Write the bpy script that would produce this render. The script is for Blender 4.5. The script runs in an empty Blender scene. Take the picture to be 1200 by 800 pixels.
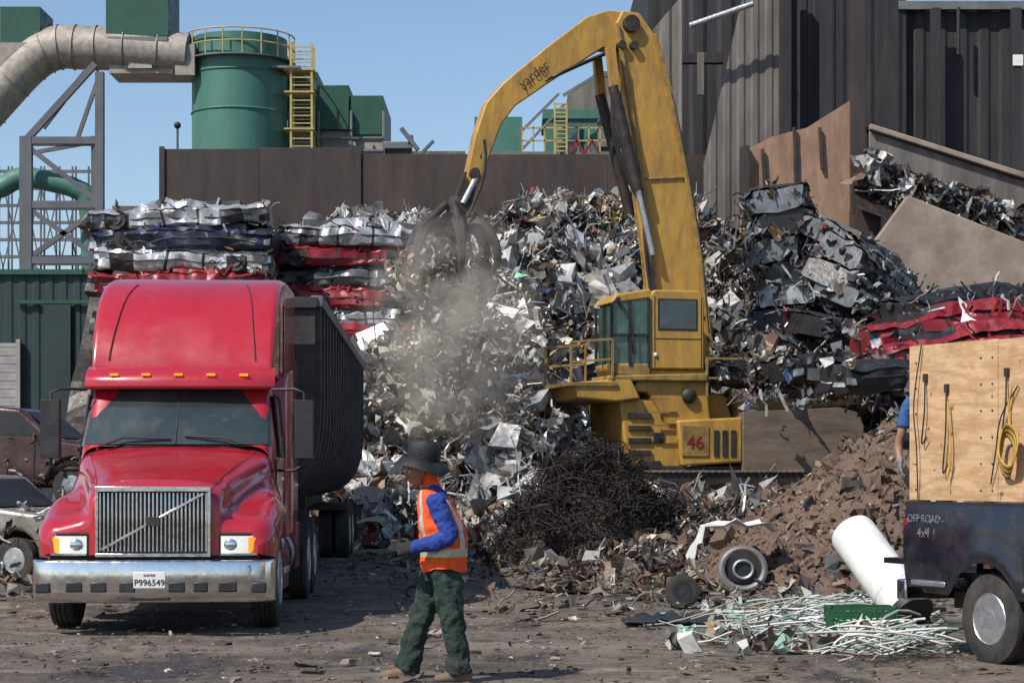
import bpy, math, random
import numpy as np
from mathutils import Vector, Matrix, noise
random.seed(7); rng=np.random.default_rng(7)
S=bpy.context.scene
R=random.random
def U(a,b): return a+(b-a)*random.random()
# ---------------------------------------------------------------- camera / light
cam=bpy.data.cameras.new("camera"); co=bpy.data.objects.new("camera",cam); S.collection.objects.link(co)
co.location=(0,0,1.6); co.rotation_euler=(math.radians(90),0,0)
cam.lens=72; cam.sensor_width=36; cam.shift_y=0.1275; cam.clip_end=4000; cam.clip_start=.1
S.camera=co
S.view_settings.view_transform='Standard'; S.view_settings.look='None'; S.view_settings.exposure=0
d=Vector((0.54,0.52,-0.86)).normalized()
el=math.asin(-d.z); rot=math.atan2(-d.x,-d.y)
W=bpy.data.worlds.new("World"); S.world=W; W.use_nodes=True
nt=W.node_tree; nt.nodes.clear()
st=nt.nodes.new('ShaderNodeTexSky'); st.sky_type='NISHITA'; st.sun_disc=False
st.sun_elevation=el; st.sun_rotation=rot; st.air_density=1.0; st.dust_density=0.8; st.ozone_density=3.0
bg=nt.nodes.new('ShaderNodeBackground'); bg.inputs[1].default_value=0.14
wo=nt.nodes.new('ShaderNodeOutputWorld'); nt.links.new(st.outputs[0],bg.inputs[0]); nt.links.new(bg.outputs[0],wo.inputs[0])
sl=bpy.data.lights.new("sun","SUN"); sl.energy=5.0; sl.angle=math.radians(.5); sl.color=(1,.95,.87)
so=bpy.data.objects.new("sun",sl); S.collection.objects.link(so); so.rotation_euler=d.to_track_quat('-Z','Y').to_euler(); so.location=(-20,-10,40)

# ---------------------------------------------------------------- materials
def mixc(t,fac,a,b,mode='MIX'):
    m=t.nodes.new('ShaderNodeMix'); m.data_type='RGBA'; m.blend_type=mode
    for i,v in ((0,fac),(6,a),(7,b)):
        if hasattr(v,'is_linked') or hasattr(v,'links'): t.links.new(v,m.inputs[i])
        else: m.inputs[i].default_value=v if i==0 else (*v[:3],1)
    return m.outputs[2]
def noisen(t,vec,scale,detail=5,rough=.6):
    n=t.nodes.new('ShaderNodeTexNoise'); n.inputs['Scale'].default_value=scale; n.inputs['Detail'].default_value=detail; n.inputs['Roughness'].default_value=rough
    t.links.new(vec,n.inputs['Vector']); return n.outputs['Fac']
def ramp(t,f,a,b):
    r=t.nodes.new('ShaderNodeMapRange'); r.inputs[1].default_value=a; r.inputs[2].default_value=b; t.links.new(f,r.inputs[0]); return r.outputs[0]
def vecn(t,sc=(1,1,1)):
    tc=t.nodes.new('ShaderNodeTexCoord'); mp=t.nodes.new('ShaderNodeMapping'); mp.inputs['Scale'].default_value=sc
    t.links.new(tc.outputs['Object'],mp.inputs[0]); return mp.outputs[0]
def mat(name,col,rough=.5,metal=0.,var=.25,scale=3,dirt=.35,dcol=(.12,.095,.07),bump=.15,bscale=25,coat=0,stretch=(1,1,1),attr=False,emis=0,dscale=1.3,spec=.5):
    m=bpy.data.materials.new(name); m.use_nodes=True; t=m.node_tree; b=t.nodes['Principled BSDF']
    v=vecn(t,stretch)
    if attr:
        a=t.nodes.new('ShaderNodeAttribute'); a.attribute_name='Col'; base=a.outputs['Color']
        lo=mixc(t,1.0,base,(1-var,)*3,'MULTIPLY'); hi=base
    else:
        lo=tuple(c*(1-var) for c in col); hi=tuple(min(1,c*(1+var)) for c in col)
    n1=ramp(t,noisen(t,v,scale),.3,.7)
    c=mixc(t,n1,lo,hi)
    if dirt>0:
        n2=ramp(t,noisen(t,v,dscale*2.7,8,.7),.62-dirt*.45,.8-dirt*.1)
        mm=t.nodes.new('ShaderNodeMath'); mm.operation='MULTIPLY'; mm.inputs[1].default_value=min(1,.45+dirt*.6); t.links.new(n2,mm.inputs[0])
        c=mixc(t,mm.outputs[0],c,dcol)
    t.links.new(c,b.inputs['Base Color'])
    rr=t.nodes.new('ShaderNodeMapRange'); t.links.new(noisen(t,v,scale*3,4),rr.inputs[0]); rr.inputs[1].default_value=.3; rr.inputs[2].default_value=.7
    rr.inputs[3].default_value=max(.02,rough-.12); rr.inputs[4].default_value=min(1,rough+.15); t.links.new(rr.outputs[0],b.inputs['Roughness'])
    b.inputs['Metallic'].default_value=metal
    b.inputs['Specular IOR Level'].default_value=spec
    if coat: b.inputs['Coat Weight'].default_value=coat; b.inputs['Coat Roughness'].default_value=.08
    if bump>0:
        bp=t.nodes.new('ShaderNodeBump'); bp.inputs['Strength'].default_value=bump; bp.inputs['Distance'].default_value=.02
        t.links.new(noisen(t,v,bscale,6),bp.inputs['Height']); t.links.new(bp.outputs[0],b.inputs['Normal'])
    if emis: 
        b.inputs['Emission Color'].default_value=(*col,1); b.inputs['Emission Strength'].default_value=emis
    return m
M={}
M['red']=mat('red_truck_paint',(.40,.012,.024),.28,0,.08,.8,.22,(.24,.06,.055),.0,coat=.8,dscale=.6)
M['redd']=mat('red_crushed_paint',(.25,.012,.02),.4,.1,.3,3,.4,(.05,.035,.03),.4,8)
M['seam']=mat('panel_seam',(.13,.008,.014),.6,0,.1,3,0,bump=0)
M['chrome']=mat('chrome',(.74,.74,.74),.14,1,.06,4,.08,(.3,.26,.22),.1,6)
M['alu']=mat('aluminium',(.6,.6,.6),.35,.9,.15,4,.25,bump=.1)
M['black']=mat('black_plastic',(.02,.02,.022),.5,0,.3,3,.2,(.08,.07,.06),.1)
M['rubber']=mat('tyre_rubber',(.022,.022,.022),.85,0,.3,6,.5,(.10,.085,.07),.4,60)
M['glass']=mat('dark_glass',(.03,.042,.042),.05,0,.35,1.2,.15,(.11,.12,.11),0,spec=.9)
M['ggl']=mat('green_glass',(.03,.085,.065),.08,0,.4,2,.25,(.14,.16,.12),0,spec=.9)
M['hl']=mat('headlight_glass',(.75,.74,.68),.12,.3,.1,5,0,bump=.3,bscale=60,emis=.35)
M['amber']=mat('amber_lamp',(.9,.28,.02),.25,0,.1,5,0,bump=0,emis=.7)
M['white']=mat('white_paint',(.74,.74,.72),.4,0,.1,3,.2,(.4,.33,.25))
M['tub']=mat('trailer_steel',(.035,.036,.038),.5,.2,.4,2,.5,(.10,.08,.065),.3,12)
M['yel']=mat('yellow_machine_paint',(.58,.32,.05),.5,0,.2,1.2,.66,(.13,.08,.04),.2,15,stretch=(1.6,1,.4),dscale=.9)
M['yeld']=mat('yellow_worn_paint',(.44,.27,.06),.6,0,.3,3,.8,(.085,.055,.035),.3,15)
M['dark']=mat('dark_grease_steel',(.035,.03,.028),.6,.3,.4,4,.4,(.1,.07,.05),.4,15)
M['rustcw']=mat('rusty_counterweight',(.13,.10,.08),.75,.1,.4,2,.6,(.24,.185,.14),.5,8,stretch=(.5,1,1.5))
M['silo']=mat('green_silo_paint',(.045,.155,.12),.55,0,.15,1,.35,(.10,.16,.13),.1,4,stretch=(1,1,.25))
M['grn']=mat('dark_green_paint',(.012,.07,.042),.55,0,.2,1,.25,(.03,.06,.045),.1,5)
M['duct']=mat('weathered_duct',(.36,.33,.29),.6,.2,.2,.8,.6,(.15,.11,.08),.2,5)
M['greyst']=mat('grey_steel',(.16,.16,.165),.55,.3,.2,1,.3,(.12,.09,.07),.2)
M['scaf']=mat('tower_steel',(.11,.115,.13),.6,.2,.2,1,.3,(.12,.08,.05),.2)
M['yrail']=mat('faded_yellow_rail',(.42,.33,.12),.6,0,.2,2,.3)
M['teal']=mat('teal_siding',(.014,.032,.034),.6,0,.15,.6,.25,(.03,.037,.036),.1,5)
M['concr']=mat('pale_wall',(.34,.33,.31),.8,0,.15,.5,.45,(.16,.14,.12),.1,5)
M['wallst']=mat('dark_rusty_steel',(.022,.019,.019),.65,.1,.5,.8,.6,(.07,.042,.032),.5,3,stretch=(1,1,.25),dscale=.7)
M['wallst2']=mat('brown_rusty_steel',(.055,.037,.031),.7,.1,.5,.8,.6,(.022,.018,.017),.5,3,stretch=(1,1,.25),dscale=.7)
M['rust']=mat('orange_rust_plate',(.36,.22,.15),.8,.1,.35,.7,.65,(.16,.095,.065),.3,4,stretch=(1.6,1,.5),dscale=.7)
M['bsd']=mat('dirty_brown_siding',(.18,.158,.14),.8,0,.35,.9,.65,(.055,.047,.042),.2,4,stretch=(1.5,1,.2),dscale=.7)
M['blk']=mat('soot_dark_siding',(.018,.0175,.021),.75,0,.3,.6,.45,(.048,.042,.04),.2,4,stretch=(1.5,1,.2),dscale=.6)
M['ramp']=mat('worn_ramp_plate',(.30,.235,.19),.8,0,.25,.8,.6,(.15,.11,.085),.3,6,dscale=.6)
M['scrap']=mat('mixed_scrap',(1,1,1),.42,.25,.45,3.5,.36,(.12,.088,.06),.35,10,attr=True,dscale=1.2)
M['soil']=mat('soil_and_bits',(1,1,1),.9,0,.35,4,.2,(.06,.04,.03),.8,14,attr=True)
M['stuff']=mat('ground_bits',(1,1,1),.8,.05,.3,6,.2,attr=True)
M['wire']=mat('rusty_black_wire',(.024,.019,.016),.7,.25,.5,2,.3,(.075,.045,.03),.2)
M['pp']=mat('pickup_dark_paint',(.012,.014,.022),.25,.2,.2,2,.30,(.07,.065,.06),.02,coat=.7)
M['orange']=mat('hi_vis_orange',(.85,.10,.015),.8,0,.2,8,.2,(.35,.07,.03),.5,40)
M['refl']=mat('reflective_stripe',(.50,.52,.46),.35,.2,.15,8,.1,bump=.1)
M['lime']=mat('lime_trim',(.6,.45,.05),.7,0,.1,8,.1)
M['blue']=mat('blue_sweatshirt',(.014,.045,.24),.9,0,.25,12,.12,(.05,.06,.12),.5,60)
M['tee']=mat('blue_tshirt',(.03,.09,.24),.9,0,.2,12,.1,(.05,.06,.12),.5,60)
M['pants']=mat('green_work_trousers',(.016,.033,.026),.9,0,.35,9,.35,(.05,.045,.035),.5,60)
M['skin']=mat('skin',(.30,.15,.095),.55,0,.12,12,.05,(.22,.11,.07),.1)
M['boot']=mat('tan_boot',(.16,.10,.055),.75,0,.3,12,.4)
M['hat']=mat('black_hat',(.008,.009,.010),.6,0,.3,12,.08,(.04,.035,.03),.4,60)
M['glove']=mat('dark_glove',(.02,.02,.022),.85,0,.3,12,.2,(.08,.08,.08),.4,60)
M['ggrey']=mat('grey_glove',(.2,.2,.2),.85,0,.3,12,.3)
M['crate']=mat('green_crate',(.01,.085,.035),.5,0,.2,6,.25)
M['cord']=mat('yellow_cord',(.55,.32,.03),.6,0,.2,6,.2)
M['pip']=mat('maroon_paint',(.04,.009,.015),.3,.1,.3,3,.35,coat=.5)
def carpaint(n,c): return mat(n,c,.36,.3,.3,3,.45,(.055,.045,.038),.5,7)
CP=[carpaint('car_silver',(.38,.39,.41)),carpaint('car_white',(.60,.60,.60)),M['redd'],carpaint('car_black',(.025,.025,.03)),carpaint('car_navy',(.02,.03,.065)),
    carpaint('car_grey',(.15,.16,.17)),carpaint('car_teal',(.04,.09,.08)),carpaint('car_tan',(.26,.245,.21))]
# plywood
m=bpy.data.materials.new('plywood'); m.use_nodes=True; t=m.node_tree; b=t.nodes['Principled BSDF']
wv=t.nodes.new('ShaderNodeTexWave'); wv.wave_type='BANDS'; wv.bands_direction='Z'; wv.inputs['Scale'].default_value=1.6; wv.inputs['Distortion'].default_value=26; wv.inputs['Detail'].default_value=6; wv.inputs['Detail Scale'].default_value=.9; wv.inputs['Detail Roughness'].default_value=.65
t.links.new(vecn(t,(.3,1,1)),wv.inputs['Vector'])
v=vecn(t,(1.0,1,26)); g=ramp(t,noisen(t,v,2.2,8,.7),.42,.66)
c=mixc(t,ramp(t,wv.outputs['Fac'],.0,.9),(.50,.30,.145),(.62,.41,.23)); c=mixc(t,g,c,mixc(t,.4,c,(.24,.13,.07)))
v2=vecn(t,(1,1,1)); c=mixc(t,ramp(t,noisen(t,v2,2.5,8,.7),.50,.72),c,(.33,.20,.11)); c=mixc(t,ramp(t,noisen(t,v2,9,3),.67,.71),c,(.16,.08,.04))
t.links.new(c,b.inputs['Base Color']); b.inputs['Roughness'].default_value=.8; M['ply']=m
# ground
m=bpy.data.materials.new('yard_ground'); m.use_nodes=True; t=m.node_tree; b=t.nodes['Principled BSDF']; v=vecn(t)
vs=vecn(t,(.35,1,1)); vr=vecn(t,(1.0,.4,1))
c=mixc(t,ramp(t,noisen(t,vs,.5,7,.65),.38,.62),(.10,.076,.058),(.235,.185,.145))
c=mixc(t,ramp(t,noisen(t,v,2.4,8,.75),.52,.62),c,(.066,.048,.037))
c=mixc(t,ramp(t,noisen(t,vs,1.3,8,.75),.54,.68),c,(.34,.28,.225))
c=mixc(t,ramp(t,noisen(t,vr,.55,8,.72),.52,.60),c,(.032,.024,.019))
c=mixc(t,ramp(t,noisen(t,v,34,4,.7),.56,.69),c,(.32,.27,.22))
c=mixc(t,ramp(t,noisen(t,v,21,4,.7),.56,.68),c,(.036,.028,.022))
t.links.new(c,b.inputs['Base Color'])
r=t.nodes.new('ShaderNodeMapRange'); t.links.new(noisen(t,vr,.55,8,.72),r.inputs[0]); r.inputs[1].default_value=.52;r.inputs[2].default_value=.64;r.inputs[3].default_value=.92;r.inputs[4].default_value=.3
t.links.new(r.outputs[0],b.inputs['Roughness'])
bp=t.nodes.new('ShaderNodeBump'); bp.inputs['Strength'].default_value=1.0; bp.inputs['Distance'].default_value=.05
t.links.new(noisen(t,v,7,12,.8),bp.inputs['Height']); t.links.new(bp.outputs[0],b.inputs['Normal']); M['ground']=m
m=bpy.data.materials.new('wet_mud'); m.use_nodes=True; b=m.node_tree.nodes['Principled BSDF']; b.inputs['Base Color'].default_value=(.045,.033,.024,1); b.inputs['Roughness'].default_value=.06; M['puddle']=m

# ---------------------------------------------------------------- mesh builder
def empty(name,loc=(0,0,0),rz=0):
    o=bpy.data.objects.new(name,None); S.collection.objects.link(o); o.location=loc; o.rotation_euler=(0,0,rz); o.empty_display_size=.3; return o
def cr(P,n):
    P=[np.array(p,float) for p in P]; out=[]
    for i in range(len(P)-1):
        p0=P[max(i-1,0)];p1=P[i];p2=P[i+1];p3=P[min(i+2,len(P)-1)]
        for k in range(n):
            s=k/n
            out.append(.5*((2*p1)+(-p0+p2)*s+(2*p0-5*p1+4*p2-p3)*s*s+(-p0+3*p1-3*p2+p3)*s**3))
    out.append(P[-1]); return out
class MB:
    def __init__(s): s.v=[];s.f=[];s.m=[];s.mats=[]
    def mi(s,k):
        k=M[k] if isinstance(k,str) else k
        if k not in s.mats: s.mats.append(k)
        return s.mats.index(k)
    def add(s,vs,fs,k,T=None):
        o=len(s.v); i=s.mi(k)
        for p in vs:
            p=Vector(p); s.v.append(tuple(T@p if T else p))
        for f in fs: s.f.append([a+o for a in f]); s.m.append(i)
    def box(s,x0,x1,y0,y1,z0,z1,k,T=None):
        s.add([(x0,y0,z0),(x1,y0,z0),(x1,y1,z0),(x0,y1,z0),(x0,y0,z1),(x1,y0,z1),(x1,y1,z1),(x0,y1,z1)],
              [(0,3,2,1),(4,5,6,7),(0,1,5,4),(1,2,6,5),(2,3,7,6),(3,0,4,7)],k,T)
    def prism(s,prof,y0,y1,k,T=None):  # profile (x,z)
        n=len(prof); vs=[(x,y0,z) for x,z in prof]+[(x,y1,z) for x,z in prof]
        s.add(vs,[list(range(n)),list(range(2*n-1,n-1,-1))]+[(i,(i+1)%n,n+(i+1)%n,n+i) for i in range(n)],k,T)
    def loft(s,rings,k,caps=True,closed=True,kf=None):
        n=len(rings[0]); o=len(s.v); i0=s.mi(k)
        for r in rings:
            for p in r: s.v.append(tuple(p))
        for a in range(len(rings)-1):
            for b in range(n if closed else n-1):
                s.f.append([o+a*n+b,o+a*n+(b+1)%n,o+(a+1)*n+(b+1)%n,o+(a+1)*n+b]); s.m.append(s.mi(kf(a,b)) if kf else i0)
        if caps:
            s.f.append([o+b for b in range(n)][::-1]); s.m.append(i0)
            s.f.append([o+(len(rings)-1)*n+b for b in range(n)]); s.m.append(i0)
    def cyl(s,p0,p1,r0,k,r1=None,n=16,caps=True):
        s.tube([p0,p1],[r0,r0 if r1 is None else r1],k,n,caps)
    def tube(s,pts,r,k,n=8,caps=True):
        pts=[Vector(p) for p in pts]; rings=[]
        if not isinstance(r,(list,tuple)): r=[r]*len(pts)
        up=None
        for i,p in enumerate(pts):
            t=(pts[min(i+1,len(pts)-1)]-pts[max(i-1,0)]).normalized()
            if up is None:
                up=Vector((0,0,1)) if abs(t.z)<.9 else Vector((1,0,0))
            a=t.cross(up); 
            if a.length<1e-4: a=t.orthogonal()
            a.normalize(); b=a.cross(t); up=b
            rings.append([p+(a*math.cos(q)+b*math.sin(q))*r[i] for q in [2*math.pi*j/n for j in range(n)]])
        s.loft(rings,k,caps)
    def beam(s,p0,p1,w,k,h=None):
        h=h or w; p0=Vector(p0);p1=Vector(p1);t=(p1-p0).normalized()
        a=t.cross(Vector((0,1,0))); 
        if a.length<1e-3: a=Vector((1,0,0))
        a.normalize(); b=a.cross(t)
        s.loft([[p+a*w/2*i+b*h/2*j for i,j in ((-1,-1),(1,-1),(1,1),(-1,1))] for p in (p0,p1)],k)
    def limb(s,pts,rad,k,n=14,sub=4,side=(0,1,0)):
        P=cr(pts,sub); rr=cr([(q,q) if not isinstance(q,(tuple,list)) else q for q in rad],sub); side=Vector(side)
        rings=[]
        for i,p in enumerate(P):
            t=Vector(P[min(i+1,len(P)-1)]-P[max(i-1,0)]).normalized(); a=(side-t*side.dot(t)).normalized(); b=a.cross(t)
            rings.append([Vector(p)+a*math.cos(q)*rr[i][0]+b*math.sin(q)*rr[i][1] for q in [2*math.pi*j/n for j in range(n)]])
        s.loft(rings,k)
    def ball(s,c,r,k,n=14,T=None):
        rx,ry,rz=(r,r,r) if not isinstance(r,(tuple,list)) else r
        rings=[[(c[0]+rx*math.sin(a)*math.cos(q),c[1]+ry*math.sin(a)*math.sin(q),c[2]+rz*math.cos(a)) for q in [2*math.pi*j/n for j in range(n)]] for a in [math.pi*(i+.02)/(n-.96) for i in range(n)]]
        if T: rings=[[T@Vector(p) for p in r_] for r_ in rings]
        s.loft(rings,k)
    def obj(s,name,parent=None,smooth=True,ang=35,bevel=0,remesh=0,fold=0,recalc=True,seg=2):
        me=bpy.data.meshes.new(name); me.from_pydata(s.v,[],s.f)
        for k in s.mats: me.materials.append(k)
        me.polygons.foreach_set('material_index',s.m)
        if recalc:
            import bmesh; bm=bmesh.new(); bm.from_mesh(me); bmesh.ops.recalc_face_normals(bm,faces=bm.faces); bm.to_mesh(me); bm.free()
        if smooth:
            me.shade_smooth(); me.set_sharp_from_angle(angle=math.radians(ang))
        else: me.shade_flat()
        o=bpy.data.objects.new(name,me); S.collection.objects.link(o)
        if parent: o.parent=parent
        if bevel:
            q=o.modifiers.new('b','BEVEL'); q.width=bevel; q.segments=seg; q.limit_method='ANGLE'; q.angle_limit=math.radians(35)
        if remesh:
            q=o.modifiers.new('r','REMESH'); q.mode='VOXEL'; q.voxel_size=remesh; q.use_smooth_shade=True
            q=o.modifiers.new('s','SMOOTH'); q.iterations=4; q.factor=.6
            if fold:
                tx=bpy.data.textures.new('folds','CLOUDS'); tx.noise_scale=.09; tx.noise_depth=2
                q=o.modifiers.new('d','DISPLACE'); q.texture=tx; q.strength=fold; q.texture_coords='LOCAL'; q.mid_level=.5
        return o
def E(dd):
    k=dd/2400.; return lambda u,v:((u-600)*k,1.6+(553-v)*k)

# ---------------------------------------------------------------- scrap pieces
def rq():
    q=rng.normal(size=4); q/=np.linalg.norm(q); w,x,y,z=q
    return np.array([[1-2*(y*y+z*z),2*(x*y-z*w),2*(x*z+y*w)],[2*(x*y+z*w),1-2*(x*x+z*z),2*(y*z-x*w)],[2*(x*z-y*w),2*(y*z+x*w),1-2*(x*x+y*y)]])
def gq(a,b,closed=False):
    f=[]
    for i in range(a-1):
        for j in range(b if closed else b-1):
            f.append((i*b+j,i*b+(j+1)%b,(i+1)*b+(j+1)%b,(i+1)*b+j))
    return np.array(f)
G5=gq(5,5); GC=gq(5,3); GT=gq(6,4,True); GT3=gq(12,3,True)
BX=np.array([(0,3,2,1),(4,5,6,7),(0,1,5,4),(1,2,6,5),(2,3,7,6),(3,0,4,7)])
BV=np.array([(-1,-1,-1),(1,-1,-1),(1,1,-1),(-1,1,-1),(-1,-1,1),(1,-1,1),(1,1,1),(-1,1,1)],float)*.5
def p_sheet(s):
    g=np.linspace(-.5,.5,5); x,y=np.meshgrid(g,g,indexing='ij'); asp=U(.2,1)
    fold=np.abs(x*math.cos(1)+y*U(-1,1)+U(-.2,.2))*U(-1.3,1.3)
    z=U(-1,1)*.9*(x*x)+U(-1,1)*.8*x*y+fold+rng.normal(size=x.shape)*U(.03,.15)
    v=np.stack([x+rng.normal(size=x.shape)*.07,y*asp+rng.normal(size=x.shape)*.07,z],-1).reshape(-1,3)*s; return v,G5
def p_chan(s):
    w=U(.04,.16); prof=np.array([(-w,w),(0,0),(w,w*U(.2,1.2))]); pts=[];c=np.zeros(3);a=0
    for i in range(5):
        for p in prof: pts.append(c+np.array([0,p[0],p[1]]))
        a+=rng.normal()*.45; c=c+np.array([math.cos(a),0,math.sin(a)])*.3
    return (np.array(pts)-c/2)*s,GC
def p_tube(s,r=None):
    r=r or U(.010,.032)/max(s,.3); pts=[];c=np.zeros(3);dv=np.array([1,0,0.]); 
    for i in range(6):
        for q in range(4): pts.append(c+r*np.array([0,math.cos(q*1.57),math.sin(q*1.57)]))
        dv=dv+rng.normal(size=3)*.28; dv/=np.linalg.norm(dv); c=c+dv*.3
    return (np.array(pts)-c/2)*s,GT
def p_box(s):
    return (BV*np.array([1,U(.5,1),U(.2,.8)])+rng.normal(size=(8,3))*.07)*s,BX
def p_wire(s,r):
    c=np.zeros(3);dv=rng.normal(size=3);dv/=np.linalg.norm(dv);ax=rng.normal(size=3);pts=[]
    for i in range(12):
        e1=np.cross(dv,[.3,.5,.81]);e1/=np.linalg.norm(e1)+1e-6;e2=np.cross(dv,e1)
        for q in range(3): pts.append(c+r*(e1*math.cos(q*2.094)+e2*math.sin(q*2.094)))
        dv=dv+np.cross(ax,dv)*.35+rng.normal(size=3)*.25; dv/=np.linalg.norm(dv); c=c+dv*s/8
    return np.array(pts)-c/2,GT3
class Scrap:
    def __init__(s): s.V=[];s.F=[];s.C=[];s.n=0
    def add(s,v,f,col):
        s.V.append(v); s.F.append(f+s.n); s.C.append(np.tile(np.array([*col,1.]),(len(v),1))); s.n+=len(v)
    def grid(s,X,Y,Z,col):
        a,b=X.shape; s.add(np.stack([X,Y,Z],-1).reshape(-1,3),gq(a,b),col)
    def obj(s,name,m,parent=None,smooth=False):
        V=np.concatenate(s.V).astype(np.float32);F=np.concatenate(s.F).astype(np.int32);C=np.concatenate(s.C).astype(np.float32)
        me=bpy.data.meshes.new(name); me.vertices.add(len(V)); me.vertices.foreach_set('co',V.ravel())
        me.loops.add(F.size); me.loops.foreach_set('vertex_index',F.ravel()); me.polygons.add(len(F))
        me.polygons.foreach_set('loop_start',np.arange(0,F.size,4,dtype=np.int32)); 
        me.update(calc_edges=True); me.validate()
        at=me.color_attributes.new('Col','FLOAT_COLOR','POINT'); at.data.foreach_set('color',C.ravel())
        me.materials.append(m)
        if smooth: me.shade_smooth()
        else: me.shade_flat()
        o=bpy.data.objects.new(name,me); S.collection.objects.link(o)
        if parent: o.parent=parent
        return o
def pick(pal):
    r=R()*sum(p[0] for p in pal)
    for w,c in pal:
        r-=w
        if r<=0: break
    k=U(.7,1.2); return tuple(min(.85,x*k) for x in c)
PAL=[(36,(.74,.73,.70)),(28,(.50,.49,.475)),(14,(.27,.26,.25)),(8,(.08,.075,.07)),(12,(.26,.165,.10)),(15,(.56,.48,.37)),(.6,(.05,.12,.3)),(.7,(.3,.03,.03)),(.4,(.05,.2,.12)),(.3,(.55,.4,.05))]
PALD=[(10,(.56,.56,.54)),(18,(.32,.32,.32)),(22,(.15,.15,.155)),(18,(.05,.05,.05)),(13,(.17,.10,.065)),(6,(.38,.32,.24)),(.4,(.05,.1,.25)),(.7,(.28,.03,.03)),(.4,(.05,.18,.13))]
PALS=[(10,(.17,.108,.074)),(10,(.11,.073,.052)),(5,(.23,.16,.115)),(2,(.30,.26,.21)),(2,(.05,.04,.035)),(.7,(.5,.46,.4))]
def piece(sc,pos,s,pal,kinds=('s','s','c','t','b'),metal=True):
    k=random.choice(kinds)
    if k=='s': v,f=p_sheet(s)
    elif k=='c': v,f=p_chan(s)
    elif k=='t': v,f=p_tube(s*1.3)
    else: v,f=p_box(s*.7)
    sc.add(v@rq().T+np.array(pos),f,pick(pal))

# ---------------------------------------------------------------- ground
def axis(lo,hi,st,far):
    a=list(np.arange(lo,hi+1e-6,st)); 
    ext=[far,far*.4,far*.15,far*.05]
    return np.array([lo-e for e in ext]+a+[hi+e for e in ext[::-1]])
xs=axis(-16,16,.2,2500); ys=axis(9,60,.2,2500)
Xg,Yg=np.meshgrid(xs,ys,indexing='ij'); Zg=np.zeros_like(Xg)
for i in range(Xg.shape[0]):
    for j in range(Xg.shape[1]):
        if 9<=ys[j]<46 and abs(xs[i])<12: Zg[i,j]=.03*noise.noise(Vector((xs[i]*.5,ys[j]*.5,0)))+.035*noise.noise(Vector((xs[i]*1.6,ys[j]*.9,3)))+.014*noise.noise(Vector((xs[i]*4,ys[j]*4,3)))
g=Scrap(); g.grid(Xg,Yg,Zg,(1,1,1)); go=g.obj('ground',M['ground'],smooth=True)
for (px_,py_,rx_,ry_) in ((1.15,28.6,1.15,2.0),(2.0,26.0,.6,.8)):
    mb=MB(); ring=[(px_+U(.75,1.2)*rx_*math.cos(a),py_+U(.75,1.2)*ry_*math.sin(a),.030) for a in [i*2*math.pi/28 for i in range(28)]]
    mb.add(ring,[list(range(28))],'puddle'); mb.obj('puddle')

# ---------------------------------------------------------------- main scrap pile
def ss(a,b,x):
    t_=min(1,max(0,(x-a)/(b-a))); return t_*t_*(3-2*t_)
def pileH(x,y):
    s=ss(.3,2.2,x)*(1-ss(9.5,11.5,x)); l=1-ss(-6.5,-4.8,x)
    y0=43+6.5*s+9*l-2*ss(11,13,x); sl=.6+.38*s+.5*l-.22*ss(11,14,x)
    top=float(np.interp(x,[-12,-6,-2,2,5.5,6.6,8,10,12,18],[7.5,7.9,8.4,9.1,9.1,7.2,6.2,5.2,4.6,4.2]))
    h=(y-y0+.9*noise.noise(Vector((x*.5,3,y*.2))))*sl
    h=min(h,top+.05*(h-top)) 
    if h>.2: h+=.7*noise.noise(Vector((x*.45,y*.45,1)))+.4*noise.noise(Vector((x*1.3,y*1.3,5)))
    pl=.75*ss(0,1.5,x)*(1-ss(9,10.5,x))*ss(42,44.5,y)
    return max(h,pl,-.05)
sp=Scrap()
xs=np.linspace(-12,17,100); ys=np.linspace(40,61.5,80); Xp,Yp=np.meshgrid(xs,ys,indexing='ij')
Zp=np.array([[pileH(x,y)-.25 for y in ys] for x in xs]); sp.grid(Xp,Yp,Zp,(.05,.042,.036))
cnt=0
while cnt<24000:
    x=U(-9,15); y=U(41,60.5); h=pileH(x,y)
    if h<.05:
        if R()>.1 or x<-2.6: continue
        h=0
    rt=x>5.0 or (x>2 and y<47)
    if x>9 and R()<.5: continue
    if x<-4.5 and y<54: continue
    s=math.exp(rng.normal()*.5)*.29
    # local clumps favour one tone
    cl=noise.noise(Vector((x*.7,y*.7,20)))
    pal=PALD if (rt and R()<.85) else (PAL if cl>-.22 or R()<.5 else PALD)
    piece(sp,(x,y,h+U(-.15,.2)),min(s,1.0),pal,('s','s','s','s','c','c','t','t','b')); cnt+=1
for i in range(90):
    x=U(-4,9); y=U(44,60); h=pileH(x,y)
    if h<.8: continue
    piece(sp,(x,y,h+.1),U(.7,1.3),PAL[:5] if x<5 else PALD,('s','s','c','s'))
for i in range(110):  # dented appliance casings
    x=U(-4,6); y=U(44,60); h=pileH(x,y)
    if h<.8: continue
    v,f=p_box(U(.5,.85)); v=v+rng.normal(size=v.shape)*.04; sp.add(v@rq().T+np.array((x,y,h+.05)),f,pick([(6,(.76,.76,.74)),(2,(.5,.47,.4)),(2,(.3,.3,.3))]))
for i in range(1300):  # tangled rods, tubes and wire
    x=U(-4,11); y=U(43,60); h=pileH(x,y)
    if h<.5: continue
    if R()<.5: v,f=p_tube(U(.5,1.5),.011)
    else: v,f=p_wire(U(.4,1.4),U(.009,.018))
    sp.add(v@rq().T+np.array((x,y,h+.1)),f,pick(PAL if R()<.6 else PALD))
sp.obj('scrap_metal_pile',M['scrap'])

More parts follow.
